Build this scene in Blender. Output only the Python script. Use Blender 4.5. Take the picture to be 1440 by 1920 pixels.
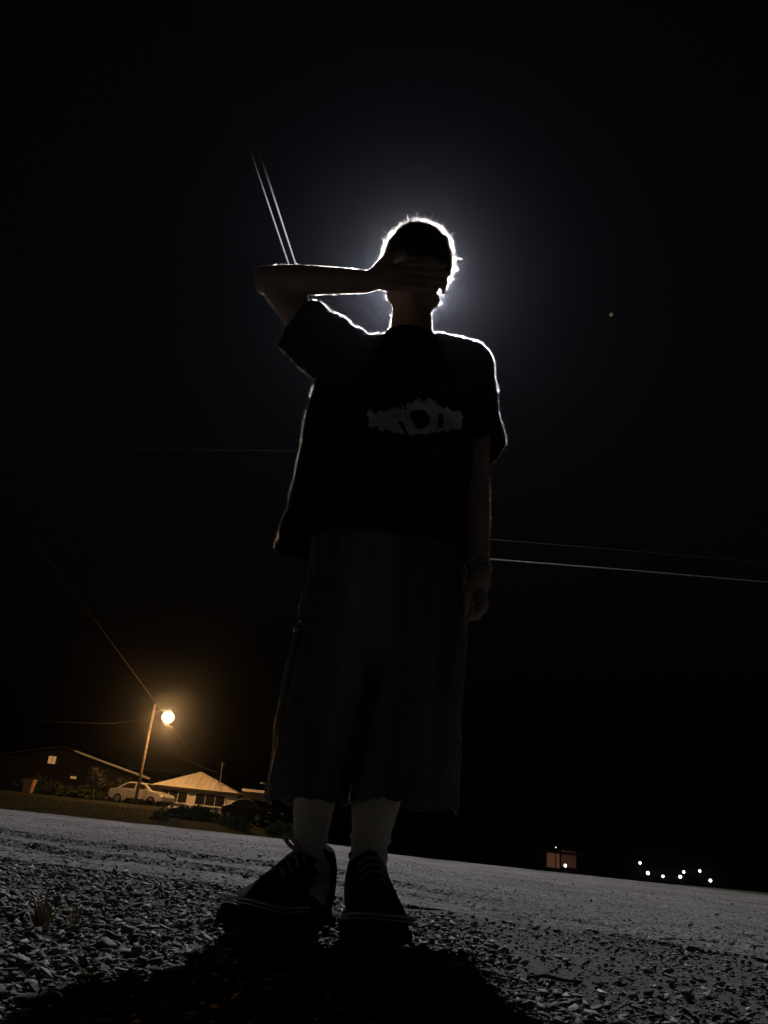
import bpy, bmesh, math, random
import numpy as np
from mathutils import Vector, Matrix, noise
from mathutils.bvhtree import BVHTree

for _o in list(bpy.data.objects):
    bpy.data.objects.remove(_o)
scene = bpy.context.scene
R = math.radians
rng = np.random.default_rng(7)
random.seed(7)

# ------------------------------------------------------------------ camera
CAM_H = 0.165
FPX = 1440.0                       # focal length in pixels of the 1440x1920 photograph
PITCH, ROLL = R(23.0), R(6.15)
CAM = np.array([0.0, 0.0, CAM_H])
_F = np.array([0, math.cos(PITCH), math.sin(PITCH)])
_R0 = np.array([1.0, 0, 0]); _U0 = np.array([0, -math.sin(PITCH), math.cos(PITCH)])
_R = math.cos(ROLL) * _R0 + math.sin(ROLL) * _U0
_U = -math.sin(ROLL) * _R0 + math.cos(ROLL) * _U0
cam_data = bpy.data.cameras.new('camera')
cam = bpy.data.objects.new('camera', cam_data)
scene.collection.objects.link(cam)
cam_data.sensor_fit = 'VERTICAL'
cam_data.sensor_height = 24.0
cam_data.lens = 24.0 * FPX / 1920.0
cam_data.clip_start = 0.02
cam_data.clip_end = 3000.0
_m = Matrix(((_R[0], _U[0], -_F[0], 0), (_R[1], _U[1], -_F[1], 0), (_R[2], _U[2], -_F[2], CAM_H), (0, 0, 0, 1)))
cam.matrix_world = _m
scene.camera = cam

# ------------------------------------------------------------------ night sky
world = bpy.data.worlds.new('World')
scene.world = world
world.use_nodes = True
_nt = world.node_tree
_bg = _nt.nodes['Background']
_sky = _nt.nodes.new('ShaderNodeTexSky')
_sky.sky_type = 'NISHITA'
_sky.sun_disc = False
_sky.sun_elevation = R(-4.0)
_sky.sun_rotation = R(200)
_nt.links.new(_sky.outputs['Color'], _bg.inputs['Color'])
_bg.inputs['Strength'].default_value = 0.065

scene.view_settings.view_transform = 'Standard'
scene.view_settings.look = 'None'
scene.view_settings.exposure = 0.0
scene.view_settings.gamma = 1.0
scene.render.engine = 'CYCLES'
scene.cycles.use_denoising = True
scene.cycles.max_bounces = 8
scene.cycles.transparent_max_bounces = 16
scene.cycles.volume_bounces = 0

FLOOD_W = 3350.0      # white flood lamp behind the person's head
SODIUM_W = 16000.0     # orange street lamp by the house

# ------------------------------------------------------------------ helpers
def W(u, v, y):
    """point in the plane at world depth y that the photograph's pixel (u, v) looks at"""
    a = (u - 720) / FPX; b = (960 - v) / FPX
    d = _F + a * _R + b * _U
    return CAM + d * (y / d[1])

def G(u, v, z=0.0):
    a = (u - 720) / FPX; b = (960 - v) / FPX
    d = _F + a * _R + b * _U
    return CAM + d * ((z - CAM_H) / d[2])

def zc(p):
    return float(np.dot(np.asarray(p) - CAM, _F))

def px(p):
    d = np.asarray(p, float) - CAM
    c = np.dot(d, _F)
    return 720 + FPX * np.dot(d, _R) / c, 960 - FPX * np.dot(d, _U) / c

def link(o, parent=None):
    scene.collection.objects.link(o)
    if parent is not None:
        o.parent = parent
        o.matrix_parent_inverse = parent.matrix_world.inverted()
    return o

def tag(o, label=None, cat=None, group=None, kind=None):
    if label: o['label'] = label
    if cat: o['category'] = cat
    if group: o['group'] = group
    if kind: o['kind'] = kind
    return o

def empty(name, loc, label, cat, group=None):
    o = bpy.data.objects.new(name, None)
    o.empty_display_size = 0.2
    o.location = loc
    o.matrix_world = Matrix.Translation(Vector(loc))
    scene.collection.objects.link(o)
    return tag(o, label, cat, group)

def fast_mesh(name, verts, tris):
    verts = np.asarray(verts, np.float32); tris = np.asarray(tris, np.int32)
    k = tris.shape[1]
    me = bpy.data.meshes.new(name)
    me.vertices.add(len(verts)); me.vertices.foreach_set('co', verts.ravel())
    me.loops.add(tris.size); me.loops.foreach_set('vertex_index', tris.ravel())
    me.polygons.add(len(tris))
    me.polygons.foreach_set('loop_start', np.arange(0, tris.size, k, dtype=np.int32))
    me.polygons.foreach_set('loop_total', np.full(len(tris), k, np.int32))
    me.update(calc_edges=True); me.validate()
    return me

class MB:
    """collects shapes; build() links them as one mesh object"""
    def __init__(s): s.v = []; s.f = []
    def add(s, verts, faces):
        n = len(s.v)
        s.v += [tuple(map(float, p)) for p in verts]
        s.f += [tuple(i + n for i in f) for f in faces]
        return s
    def box(s, c, size, rot=None):
        c = np.array(c, float); h = np.array(size, float) / 2
        p = [np.array((i, j, k)) * h for i in (-1, 1) for j in (-1, 1) for k in (-1, 1)]
        if rot is not None: p = [np.array(rot @ Vector(q)) for q in p]
        return s.add([c + q for q in p], [(0,1,3,2),(4,6,7,5),(0,4,5,1),(2,3,7,6),(0,2,6,4),(1,5,7,3)])
    def tube(s, pts, radii, n=10, caps=True, flat=None):
        pts = [np.array(p, float) for p in pts]
        if not hasattr(radii, '__len__'): radii = [radii] * len(pts)
        rings = []; up = None
        for i, p in enumerate(pts):
            t = pts[min(i + 1, len(pts) - 1)] - pts[max(i - 1, 0)]
            t = t / (np.linalg.norm(t) + 1e-9)
            if up is None:
                up = np.array((0, 0, 1.0)) if abs(t[2]) < 0.9 else np.array((0, 1.0, 0))
            a = np.cross(up, t); a /= np.linalg.norm(a) + 1e-9
            b = np.cross(t, a); up = b
            r = radii[i]
            rings.append([p + r * (math.cos(2*math.pi*k/n) * a + math.sin(2*math.pi*k/n) * b) for k in range(n)])
        return s.loft(rings, caps)
    def loft(s, rings, caps=True):
        n = len(rings[0]); v = [q for r in rings for q in r]; f = []
        for i in range(len(rings) - 1):
            for k in range(n):
                f.append((i*n + k, i*n + (k+1) % n, (i+1)*n + (k+1) % n, (i+1)*n + k))
        if caps:
            f.append(tuple(range(n))[::-1]); f.append(tuple((len(rings)-1)*n + k for k in range(n)))
        return s.add(v, f)
    def ell(s, c, r, rot=None, nu=16, nv=10):
        c = np.array(c, float); v = []; f = []
        for i in range(nv + 1):
            th = math.pi * i / nv
            for k in range(nu):
                ph = 2*math.pi*k/nu
                q = Vector((r[0]*math.sin(th)*math.cos(ph), r[1]*math.sin(th)*math.sin(ph), r[2]*math.cos(th)))
                if rot is not None: q = rot @ q
                v.append(c + np.array(q))
        for i in range(nv):
            for k in range(nu):
                f.append((i*nu + k, (i+1)*nu + k, (i+1)*nu + (k+1) % nu, i*nu + (k+1) % nu))
        return s.add(v, f)
    def limb(s, pts, radii, n=14):
        s.tube(pts, radii, n)
        for p, r in zip(pts, radii): s.ell(p, (r, r, r), None, 12, 8)
        return s
    def mesh(s, name):
        me = bpy.data.meshes.new(name); me.from_pydata(s.v, [], s.f)
        bm = bmesh.new(); bm.from_mesh(me)
        bmesh.ops.remove_doubles(bm, verts=bm.verts, dist=1e-6)
        bmesh.ops.recalc_face_normals(bm, faces=bm.faces)
        bm.to_mesh(me); bm.free()
        return me
    def build(s, name, mat, parent=None, smooth=False, bevel=0):
        return obj(name, s.mesh(name), mat, parent, smooth, bevel)

def obj(name, me, mat, parent=None, smooth=False, bevel=0):
    o = bpy.data.objects.new(name, me)
    me.materials.clear(); me.materials.append(mat)
    if smooth:
        me.polygons.foreach_set('use_smooth', np.ones(len(me.polygons), bool))
    link(o, parent)
    if bevel:
        m = o.modifiers.new('bevel', 'BEVEL'); m.width = bevel; m.segments = 2; m.limit_method = 'ANGLE'
    return o

def remesh(mb, voxel, smooth=4):
    me = mb.mesh('tmp')
    o = bpy.data.objects.new('tmp', me); scene.collection.objects.link(o)
    m = o.modifiers.new('r', 'REMESH'); m.mode = 'VOXEL'; m.voxel_size = voxel
    m = o.modifiers.new('s', 'SMOOTH'); m.factor = 0.5; m.iterations = smooth
    dg = bpy.context.evaluated_depsgraph_get()
    out = bpy.data.meshes.new_from_object(o.evaluated_get(dg))
    bpy.data.objects.remove(o); bpy.data.meshes.remove(me)
    return out

def get_co(me):
    a = np.empty(len(me.vertices) * 3, np.float32); me.vertices.foreach_get('co', a); return a.reshape(-1, 3).astype(float)
def set_co(me, a):
    me.vertices.foreach_set('co', np.asarray(a, np.float32).ravel()); me.update()
def get_no(me):
    a = np.empty(len(me.vertices) * 3, np.float32); me.vertex_normals.foreach_get('vector', a); return a.reshape(-1, 3).astype(float)

def cut_open(me, planes, tol=0.02, dot=0.6):
    """remove the cap a solid loft leaves at a hem or a cuff"""
    bm = bmesh.new(); bm.from_mesh(me); bm.normal_update()
    kill = []
    for f in bm.faces:
        c = f.calc_center_median()
        for p, n, rad in planes:
            if abs((c - p).dot(n)) < tol and f.normal.dot(n) > dot and (c - p).length < rad:
                kill.append(f); break
    bmesh.ops.delete(bm, geom=kill, context='FACES')
    bm.to_mesh(me); bm.free()

# ------------------------------------------------------------------ materials
def mat(name, col, rough=0.8, metal=0.0, spec=0.3, var=0.0, scale=20.0, bump=0.0, bscale=60.0, emit=None, estr=0.0, sss=0.0):
    m = bpy.data.materials.new(name); m.use_nodes = True
    nt = m.node_tree; b = nt.nodes['Principled BSDF']
    b.inputs['Roughness'].default_value = rough; b.inputs['Metallic'].default_value = metal
    b.inputs['Specular IOR Level'].default_value = spec
    b.inputs['Base Color'].default_value = (*col, 1)
    tc = nt.nodes.new('ShaderNodeTexCoord')
    if var:
        n = nt.nodes.new('ShaderNodeTexNoise'); n.inputs['Scale'].default_value = scale; n.inputs['Detail'].default_value = 6
        nt.links.new(tc.outputs['Object'], n.inputs['Vector'])
        r = nt.nodes.new('ShaderNodeValToRGB')
        r.color_ramp.elements[0].position = 0.3; r.color_ramp.elements[1].position = 0.7
        r.color_ramp.elements[0].color = (*[max(0, c*(1-var)) for c in col], 1)
        r.color_ramp.elements[1].color = (*[min(1, c*(1+var)) for c in col], 1)
        nt.links.new(n.outputs['Fac'], r.inputs['Fac']); nt.links.new(r.outputs['Color'], b.inputs['Base Color'])
    if bump:
        n = nt.nodes.new('ShaderNodeTexNoise'); n.inputs['Scale'].default_value = bscale; n.inputs['Detail'].default_value = 5
        nt.links.new(tc.outputs['Object'], n.inputs['Vector'])
        bp = nt.nodes.new('ShaderNodeBump'); bp.inputs['Strength'].default_value = 1.0; bp.inputs['Distance'].default_value = bump
        nt.links.new(n.outputs['Fac'], bp.inputs['Height']); nt.links.new(bp.outputs['Normal'], b.inputs['Normal'])
    if emit:
        b.inputs['Emission Color'].default_value = (*emit, 1); b.inputs['Emission Strength'].default_value = estr
    if sss:
        b.inputs['Subsurface Weight'].default_value = sss; b.inputs['Subsurface Scale'].default_value = 0.01
    return m

def fibre(name, col, tcol, rough=0.45, ior=1.12, fac=0.6, trans=0.3):
    """thin see-through fibre: scatters the light behind it forward"""
    m = bpy.data.materials.new(name); m.use_nodes = True
    nt = m.node_tree; b = nt.nodes['Principled BSDF']; out = nt.nodes['Material Output']
    b.inputs['Base Color'].default_value = (*col, 1); b.inputs['Roughness'].default_value = 0.5
    r = nt.nodes.new('ShaderNodeBsdfRefraction'); r.inputs['Color'].default_value = (*tcol, 1)
    r.inputs['Roughness'].default_value = rough; r.inputs['IOR'].default_value = ior
    t = nt.nodes.new('ShaderNodeBsdfTranslucent'); t.inputs['Color'].default_value = (*tcol, 1)
    m1 = nt.nodes.new('ShaderNodeMixShader'); m1.inputs[0].default_value = trans
    m2 = nt.nodes.new('ShaderNodeMixShader'); m2.inputs[0].default_value = fac
    L = nt.links.new
    L(r.outputs[0], m1.inputs[1]); L(t.outputs[0], m1.inputs[2])
    L(b.outputs[0], m2.inputs[1]); L(m1.outputs[0], m2.inputs[2]); L(m2.outputs[0], out.inputs['Surface'])
    return m

M = {}
M['skin'] = mat('skin', (0.46, 0.33, 0.255), 0.6, var=0.12, scale=30, bump=0.0006, bscale=220, sss=0.12)
M['shirt'] = mat('black_cotton', (0.012, 0.012, 0.014), 0.95, spec=0.1, var=0.2, scale=15, bump=0.0008, bscale=500)
M['print'] = mat('shirt_ink', (0.8, 0.79, 0.8), 0.8, var=0.35, scale=22)
M['faint'] = mat('faded_shirt_ink', (0.11, 0.095, 0.095), 0.85, var=0.4, scale=30)
M['thread'] = mat('black_thread', (0.03, 0.03, 0.03), 0.9)
M['denim'] = mat('black_denim', (0.17, 0.163, 0.155), 0.95, spec=0.1, var=0.65, scale=6, bump=0.0012, bscale=400)
M['sock'] = mat('grey_sock', (0.78, 0.71, 0.60), 0.95, var=0.1, scale=60, bump=0.0015, bscale=160)
M['sockdark'] = mat('dark_sock_knit', (0.02, 0.02, 0.02), 0.95)
M['suede'] = mat('black_suede', (0.016, 0.016, 0.016), 1.0, spec=0.05, var=0.3, scale=40, bump=0.0005, bscale=300)
M['rubber'] = mat('grey_rubber', (0.03, 0.029, 0.028), 0.8, spec=0.15, var=0.25, scale=30)
M['piping'] = mat('white_rubber', (0.8, 0.78, 0.75), 0.45)
M['lace'] = mat('pale_lace', (0.45, 0.41, 0.38), 0.85, bump=0.0006, bscale=700)
M['hair'] = mat('dark_hair', (0.012, 0.009, 0.007), 0.6, var=0.3, scale=60)
M['strand'] = fibre('hair_strand', (0.03, 0.02, 0.014), (1.0, 0.93, 0.82), 0.42, 1.15, 0.65)
M['cloth_rim'] = fibre('cloth_rim_fibre', (0.02, 0.02, 0.02), (0.95, 0.94, 0.92), 0.5, 1.15, 0.75, 0.04)  # fibres added for the rim of light on cloth edges
M['down'] = fibre('skin_rim_fibre', (0.3, 0.22, 0.17), (1.0, 0.9, 0.8), 0.5, 1.12, 0.6)  # exaggerated fuzz, added so backlit skin edges shine
M['steel'] = mat('steel', (0.7, 0.7, 0.68), 0.22, 1.0)
M['galv'] = mat('galvanised_steel', (0.32, 0.32, 0.31), 0.55, 0.6, var=0.2, scale=12)
M['wood'] = mat('weathered_wood', (0.40, 0.32, 0.24), 0.85, var=0.3, scale=6)
M['cable'] = mat('grey_cable', (0.10, 0.10, 0.10), 0.8)
M['old_cable'] = mat('old_cable', (0.05, 0.05, 0.05), 0.95, spec=0.1)
M['black_cable'] = mat('black_cable', (0.03, 0.028, 0.026), 0.9, spec=0.1)
M['white_glow'] = mat('white_lamp_glass', (0.8, 0.8, 0.8), 0.3, emit=(1.0, 0.98, 0.95), estr=40)
M['orange_glow'] = mat('sodium_globe_glass', (0.8, 0.7, 0.5), 0.3, emit=(1.0, 0.66, 0.28), estr=9)
M['spark'] = mat('far_lamp_glass', (0.8, 0.8, 0.75), 0.3, emit=(1.0, 0.95, 0.82), estr=5)
M['wall_glow'] = mat('glow_panel', (0.5, 0.35, 0.2), 0.4, emit=(1.0, 0.5, 0.18), estr=0.32)
M['front_glow'] = mat('glowing_front_panel', (0.5, 0.3, 0.2), 0.8, emit=(1.0, 0.42, 0.22), estr=0.035)  # lamplight on the shed front, put in as emission
M['front_glow_dim'] = mat('dim_glowing_front_panel', (0.4, 0.2, 0.15), 0.8, emit=(1.0, 0.32, 0.2), estr=0.012)
M['glass'] = mat('dark_glass', (0.02, 0.02, 0.02), 0.08, spec=0.6)
M['plaster'] = mat('cream_plaster', (0.72, 0.66, 0.55), 0.9, var=0.08, scale=2, bump=0.003, bscale=30)
M['roof'] = mat('pale_metal_roof', (0.84, 0.77, 0.68), 0.7, var=0.08, scale=1.5)
M['fascia'] = mat('dark_fascia', (0.02, 0.016, 0.014), 0.7)
M['trim'] = mat('white_trim', (0.68, 0.66, 0.6), 0.6)
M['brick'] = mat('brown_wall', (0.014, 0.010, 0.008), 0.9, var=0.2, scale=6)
M['paint'] = mat('white_car_paint', (0.5, 0.48, 0.45), 0.25, spec=0.5)
M['tyre'] = mat('tyre', (0.02, 0.02, 0.02), 0.9)
M['dark_paint'] = mat('dark_car_paint', (0.02, 0.02, 0.025), 0.3, spec=0.5)
M['leaf'] = mat('dark_leaf', (0.05, 0.07, 0.03), 0.8, var=0.4, scale=3)
M['pale_leaf'] = mat('pale_leaf', (0.16, 0.15, 0.10), 0.8, var=0.3, scale=5)
M['bark'] = mat('bark', (0.16, 0.12, 0.09), 0.9, var=0.3, scale=9, bump=0.01, bscale=20)
M['grass'] = mat('grass_blade', (0.05, 0.075, 0.026), 0.8, var=0.3, scale=2)
M['dry'] = mat('dry_grass_blade', (0.26, 0.21, 0.13), 0.8, var=0.3, scale=30)
M['bin'] = mat('orange_plastic', (0.55, 0.28, 0.11), 0.6)
M['tan'] = mat('tan_timber', (0.42, 0.33, 0.22), 0.8, var=0.2, scale=4)
M['star'] = mat('star_glow', (0, 0, 0), 1, emit=(0.9, 0.75, 0.35), estr=0.09)

def soil_mat():
    m = mat('soil_and_turf', (0.028, 0.036, 0.017), 1.0, var=0.5, scale=0.6, bump=0.02, bscale=6)
    return m
def grit_mat():
    return mat('grit', (0.075, 0.072, 0.069), 0.95, var=0.5, scale=60, bump=0.006, bscale=140)
def asphalt_mat():
    m = bpy.data.materials.new('asphalt'); m.use_nodes = True
    nt = m.node_tree; b = nt.nodes['Principled BSDF']; L = nt.links.new
    b.inputs['Roughness'].default_value = 0.85; b.inputs['Specular IOR Level'].default_value = 0.3
    tc = nt.nodes.new('ShaderNodeTexCoord')
    v = nt.nodes.new('ShaderNodeTexVoronoi'); v.inputs['Scale'].default_value = 75
    v2 = nt.nodes.new('ShaderNodeTexVoronoi'); v2.inputs['Scale'].default_value = 22
    n = nt.nodes.new('ShaderNodeTexNoise'); n.inputs['Scale'].default_value = 1.4; n.inputs['Detail'].default_value = 8
    for t in (v, v2, n): L(tc.outputs['Object'], t.inputs['Vector'])
    r = nt.nodes.new('ShaderNodeValToRGB')
    r.color_ramp.elements[0].color = (0.028, 0.026, 0.025, 1); r.color_ramp.elements[1].color = (0.235, 0.217, 0.212, 1)
    sep = nt.nodes.new('ShaderNodeSeparateColor'); L(v.outputs['Color'], sep.inputs[0])
    L(sep.outputs[0], r.inputs['Fac'])
    r2 = nt.nodes.new('ShaderNodeValToRGB')
    r2.color_ramp.elements[0].position = 0.35; r2.color_ramp.elements[1].position = 0.65
    r2.color_ramp.elements[0].color = (0.5, 0.48, 0.47, 1); r2.color_ramp.elements[1].color = (1, 1, 1, 1)
    L(n.outputs['Fac'], r2.inputs['Fac'])
    mx = nt.nodes.new('ShaderNodeMix'); mx.data_type = 'RGBA'; mx.blend_type = 'MULTIPLY'; mx.inputs['Factor'].default_value = 1
    L(r.outputs['Color'], mx.inputs['A']); L(r2.outputs['Color'], mx.inputs['B']); L(mx.outputs['Result'], b.inputs['Base Color'])
    ad = nt.nodes.new('ShaderNodeMath'); ad.operation = 'ADD'
    L(v.outputs['Distance'], ad.inputs[0]); L(v2.outputs['Distance'], ad.inputs[1])
    bp = nt.nodes.new('ShaderNodeBump'); bp.inputs['Distance'].default_value = 0.006; bp.inputs['Strength'].default_value = 0.9; bp.invert = True
    L(ad.outputs[0], bp.inputs['Height']); L(bp.outputs['Normal'], b.inputs['Normal'])
    return m
def stone_mat():
    m = bpy.data.materials.new('crushed_stone'); m.use_nodes = True
    nt = m.node_tree; b = nt.nodes['Principled BSDF']; L = nt.links.new
    b.inputs['Roughness'].default_value = 0.75; b.inputs['Specular IOR Level'].default_value = 0.25
    g = nt.nodes.new('ShaderNodeNewGeometry')
    r = nt.nodes.new('ShaderNodeValToRGB')
    e = r.color_ramp.elements; e[0].color = (0.07, 0.066, 0.062, 1); e[1].color = (0.50, 0.47, 0.43, 1); e.new(0.9).color = (0.36, 0.34, 0.32, 1)
    k = e.new(0.6); k.color = (0.22, 0.215, 0.208, 1)
    L(g.outputs['Random Per Island'], r.inputs['Fac'])
    tc = nt.nodes.new('ShaderNodeTexCoord')
    n = nt.nodes.new('ShaderNodeTexNoise'); n.inputs['Scale'].default_value = 180; n.inputs['Detail'].default_value = 4
    L(tc.outputs['Object'], n.inputs['Vector'])
    mx = nt.nodes.new('ShaderNodeMix'); mx.data_type = 'RGBA'; mx.blend_type = 'MULTIPLY'; mx.inputs['Factor'].default_value = 0.6
    L(r.outputs['Color'], mx.inputs['A']); L(n.outputs['Fac'], mx.inputs['B']); L(mx.outputs['Result'], b.inputs['Base Color'])
    bp = nt.nodes.new('ShaderNodeBump'); bp.inputs['Distance'].default_value = 0.001
    L(n.outputs['Fac'], bp.inputs['Height']); L(bp.outputs['Normal'], b.inputs['Normal'])
    return m
M['soil'] = soil_mat(); M['grit'] = grit_mat(); M['asphalt'] = asphalt_mat(); M['stone'] = stone_mat()

# ------------------------------------------------------------------ ground
ROAD_FAR = 11.0
def edge_y(x):      # where the broken asphalt begins, left farther than right
    return 2.35 - 0.28 * x + 0.10 * math.sin(3.1 * x + 1) + 0.09 * noise.noise(Vector((x * 3.0, 4.2, 0))) + 0.035 * noise.noise(Vector((x * 14, 1.2, 0)))
def smooth01(t):
    t = min(1, max(0, t)); return t * t * (3 - 2 * t)
def terrain(x, y):
    z = -0.012
    if y > ROAD_FAR + 0.25:
        z -= 0.9 * smooth01((y - ROAD_FAR - 0.25) / 2.0)
        lf = smooth01((0.5 - x / max(1, y / 20)) / 4.0)
        z += 1.5 * min(1, max(0, (y - 14.0) / 30.0)) * lf          # the gentle bank on the left
        z -= 5.5 * smooth01((y - 30) / 60.0) * smooth01((x + 2) / 14)
        z += 0.05 * noise.noise(Vector((x * 0.25, y * 0.25, 3)))
    return z
xs = np.concatenate([-np.geomspace(600, 3, 40), np.linspace(-2.9, 3.9, 30), np.geomspace(4, 600, 40)])
ys = np.concatenate([-np.geomspace(300, 1, 14), np.linspace(-0.6, 11.2, 40), np.linspace(11.3, 60, 90), np.geomspace(61, 1200, 30)])
gv = [(x, y, terrain(x, y)) for y in ys for x in xs]
nx = len(xs)
gf = [(j*nx+i, j*nx+i+1, (j+1)*nx+i+1, (j+1)*nx+i) for j in range(len(ys)-1) for i in range(nx-1)]
ground = obj('ground', fast_mesh('ground', gv, gf), M['soil'], smooth=True); tag(ground, kind='structure')

# shoulder of grit under the loose stones
def shoulder_z(x, y):
    return 0.012 * noise.noise(Vector((x * 1.7, y * 1.7, 0))) + 0.006 * noise.noise(Vector((x * 8, y * 8, 5)))
xs = np.linspace(-6, 6, 240); ys = np.linspace(-1.5, 5.0, 160)
gv = [(x, y, shoulder_z(x, y) - 0.0) for y in ys for x in xs]; nx = len(xs)
gf = [(j*nx+i, j*nx+i+1, (j+1)*nx+i+1, (j+1)*nx+i) for j in range(len(ys)-1) for i in range(nx-1)]
shoulder = obj('gravel_shoulder', fast_mesh('gravel_shoulder', gv, gf), M['grit'], smooth=True); tag(shoulder, kind='structure')

# the road: layers of worn asphalt with a ragged, stepped near edge
def road_z(x, y):
    e = edge_y(x)
    d = y - e
    if d < 0: return -0.03
    rt_ = smooth01((0.45 - x) / 0.6); z = 0.002 + 0.004 * rt_ + (0.004 + 0.008 * rt_) * smooth01(d / (0.5 - 0.4 * rt_))
    e2 = 0.30 + 0.16 * noise.noise(Vector((x * 1.6, 9.1, 0))) + 0.05 * noise.noise(Vector((x * 9, 2.3, 0)))
    if d > e2: z += 0.020 * (0.35 + 0.65 * smooth01((0.5 - x) / 0.8))
    e3 = e2 + 0.32 + 0.14 * noise.noise(Vector((x * 2.1, 31.0, 0))) + 0.04 * noise.noise(Vector((x * 11, 7.7, 0)))
    if x < 0.9 and d > e3: z += 0.018 * smooth01((0.9 - x) / 0.8)
    c = noise.noise(Vector((x * 1.3, y * 5.5, 12.0)))           # cracks near the edge
    if d < 1.3 and abs(c) < 0.012: z -= 0.014
    z += 0.004 * noise.noise(Vector((x * 3, y * 3, 2))) + 0.0012 * noise.noise(Vector((x * 25, y * 25, 8)))
    z -= 0.012 * smooth01((y - 4.5) / 6.0)
    return z
xs = np.concatenate([np.linspace(-60, -4, 40), np.linspace(-3.8, 4.2, 560), np.linspace(4.4, 60, 40)])
ys = np.concatenate([np.arange(1.1, 4.2, 0.011), np.linspace(4.25, ROAD_FAR, 60)])
gv = np.array([(x, y, road_z(x, y)) for y in ys for x in xs]); nx = len(xs)
gf = [(j*nx+i, j*nx+i+1, (j+1)*nx+i+1, (j+1)*nx+i) for j in range(len(ys)-1) for i in range(nx-1)
      if gv[j*nx+i][2] > -0.02 or gv[(j+1)*nx+i][2] > -0.02]
nv = len(gv); base = (len(ys)-1)*nx                # far lip: a cut face down to the ground
gv = np.vstack([gv, gv[base:base+nx] - np.array((0, -0.06, 0.35))])
gf += [(base+i, base+i+1, nv+i+1, nv+i) for i in range(nx-1)]
road = obj('road', fast_mesh('road', gv, gf), M['asphalt']); tag(road, kind='structure')

# loose crushed stone
def stone_shapes(n, flat=(0.22, 0.6)):
    out = []
    for _ in range(n):
        bm = bmesh.new()
        s = np.array((1.1, rng.uniform(0.45, 0.9), rng.uniform(*flat)))
        for _ in range(9):
            p = rng.normal(size=3); p /= np.linalg.norm(p); bm.verts.new(p * s * rng.uniform(0.8, 1.1))
        r = bmesh.ops.convex_hull(bm, input=bm.verts)
        bmesh.ops.delete(bm, geom=[g for g in r['geom_interior'] if isinstance(g, bmesh.types.BMVert)], context='VERTS')
        bmesh.ops.triangulate(bm, faces=bm.faces)
        bm.verts.index_update()
        out.append((np.array([v.co[:] for v in bm.verts]), np.array([[v.index for v in f.verts] for f in bm.faces])))
        bm.free()
    return out
SHAPES = stone_shapes(26)
def scatter(name, pts, sizes, tilt, m):
    V = []; T = []; n = 0
    k = rng.integers(0, len(SHAPES), len(pts))
    for i in range(len(pts)):
        v, t = SHAPES[k[i]]
        a, b, c = rng.uniform(0, 6.283), rng.normal(0, tilt), rng.normal(0, tilt)
        ca, sa = math.cos(a), math.sin(a)
        rz = np.array(((ca, -sa, 0), (sa, ca, 0), (0, 0, 1)))
        rx = np.array(((1, 0, 0), (0, math.cos(b), -math.sin(b)), (0, math.sin(b), math.cos(b))))
        ry = np.array(((math.cos(c), 0, math.sin(c)), (0, 1, 0), (-math.sin(c), 0, math.cos(c))))
        V.append((v * sizes[i]) @ (rz @ rx @ ry).T + pts[i]); T.append(t + n); n += len(v)
    o = obj(name, fast_mesh(name, np.vstack(V), np.vstack(T)), m); return o
N = 60000
P = []; S = []
while len(P) < N:
    y = 0.55 + 2.9 * rng.random() ** 1.35
    x = rng.uniform(-0.55 * y - 0.45, 0.62 * y + 0.35)
    e = edge_y(x)
    d = y - e
    cl = noise.noise(Vector((x * 2.2, y * 2.2, 77)))
    if x > 0.15: d += 0.35 * (0.5 + cl)
    if d > 0 and rng.random() > 0.10 * math.exp(-d * 2.5): continue
    if x > 0.3 and y > 1.1 and rng.random() < 0.55 + 0.5 * cl: continue
    s = min(0.0140, 0.0036 * math.exp(rng.normal(0.15, 0.60)))
    if x > 0.3: s *= 0.8
    top = max(shoulder_z(x, y), road_z(x, y) if d > 0 else -1)
    P.append((x, y, top + s * rng.uniform(0.0, 0.7))); S.append(s)
gravel = scatter('gravel', np.array(P), S, 0.30, M['stone'])
tag(gravel, 'loose grey crushed stone covering the road shoulder', 'gravel', kind='stuff')
P = []; S = []
while len(P) < 26000:
    y = 2.0 + 5.0 * rng.random() ** 1.5; x = rng.uniform(-0.6 * y - 0.3, 0.7 * y + 0.3)
    if y < edge_y(x) + 0.03: continue
    if x < 0.3 and y < edge_y(x) + 1.0 and rng.random() < 0.75: continue
    s = 0.0019 * math.exp(rng.normal(0, 0.45)) * (1 + y * 0.05)
    P.append((x, y, road_z(x, y) + s * 0.25)); S.append(s)
chips = scatter('stone_chips', np.array(P), S, 0.4, M['stone'])
tag(chips, 'fine pale stone chips strewn over the asphalt', 'stone chips', kind='stuff')

def pebble(u, v, s, label, zoff=0.0, flat=1.0, m=None):
    p = G(u, v, 0.01)
    base = max(shoulder_z(p[0], p[1]), road_z(p[0], p[1])) + zoff
    p = G(u, v, base)
    b = SHAPES[int(rng.integers(0, 26))]
    a = rng.uniform(0, 6.28); ca, sa = math.cos(a), math.sin(a)
    vv = b[0] * s * np.array((1, 1, flat)); vv = vv @ np.array(((ca, -sa, 0), (sa, ca, 0), (0, 0, 1))).T
    vv[:, 2] -= vv[:, 2].min() + 0.1 * s
    o = obj('pebble', fast_mesh('pebble', vv, b[1]), m or M['stone'])
    o.location = (p[0], p[1], base)
    md = o.modifiers.new('bevel', 'BEVEL'); md.width = s * 0.12; md.segments = 1
    tag(o, label, 'stone', 'single stones lying on the road and shoulder')
M['slate'] = mat('dark_pebble', (0.03, 0.03, 0.03), 0.8, var=0.3, scale=80)
M['chalk'] = mat('pale_pebble', (0.5, 0.49, 0.46), 0.45, var=0.15, scale=120)
pebble(1130, 1864, 0.014, 'flat white stone glinting in the gravel at lower right', 0.012, 0.5, M['chalk'])
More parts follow.
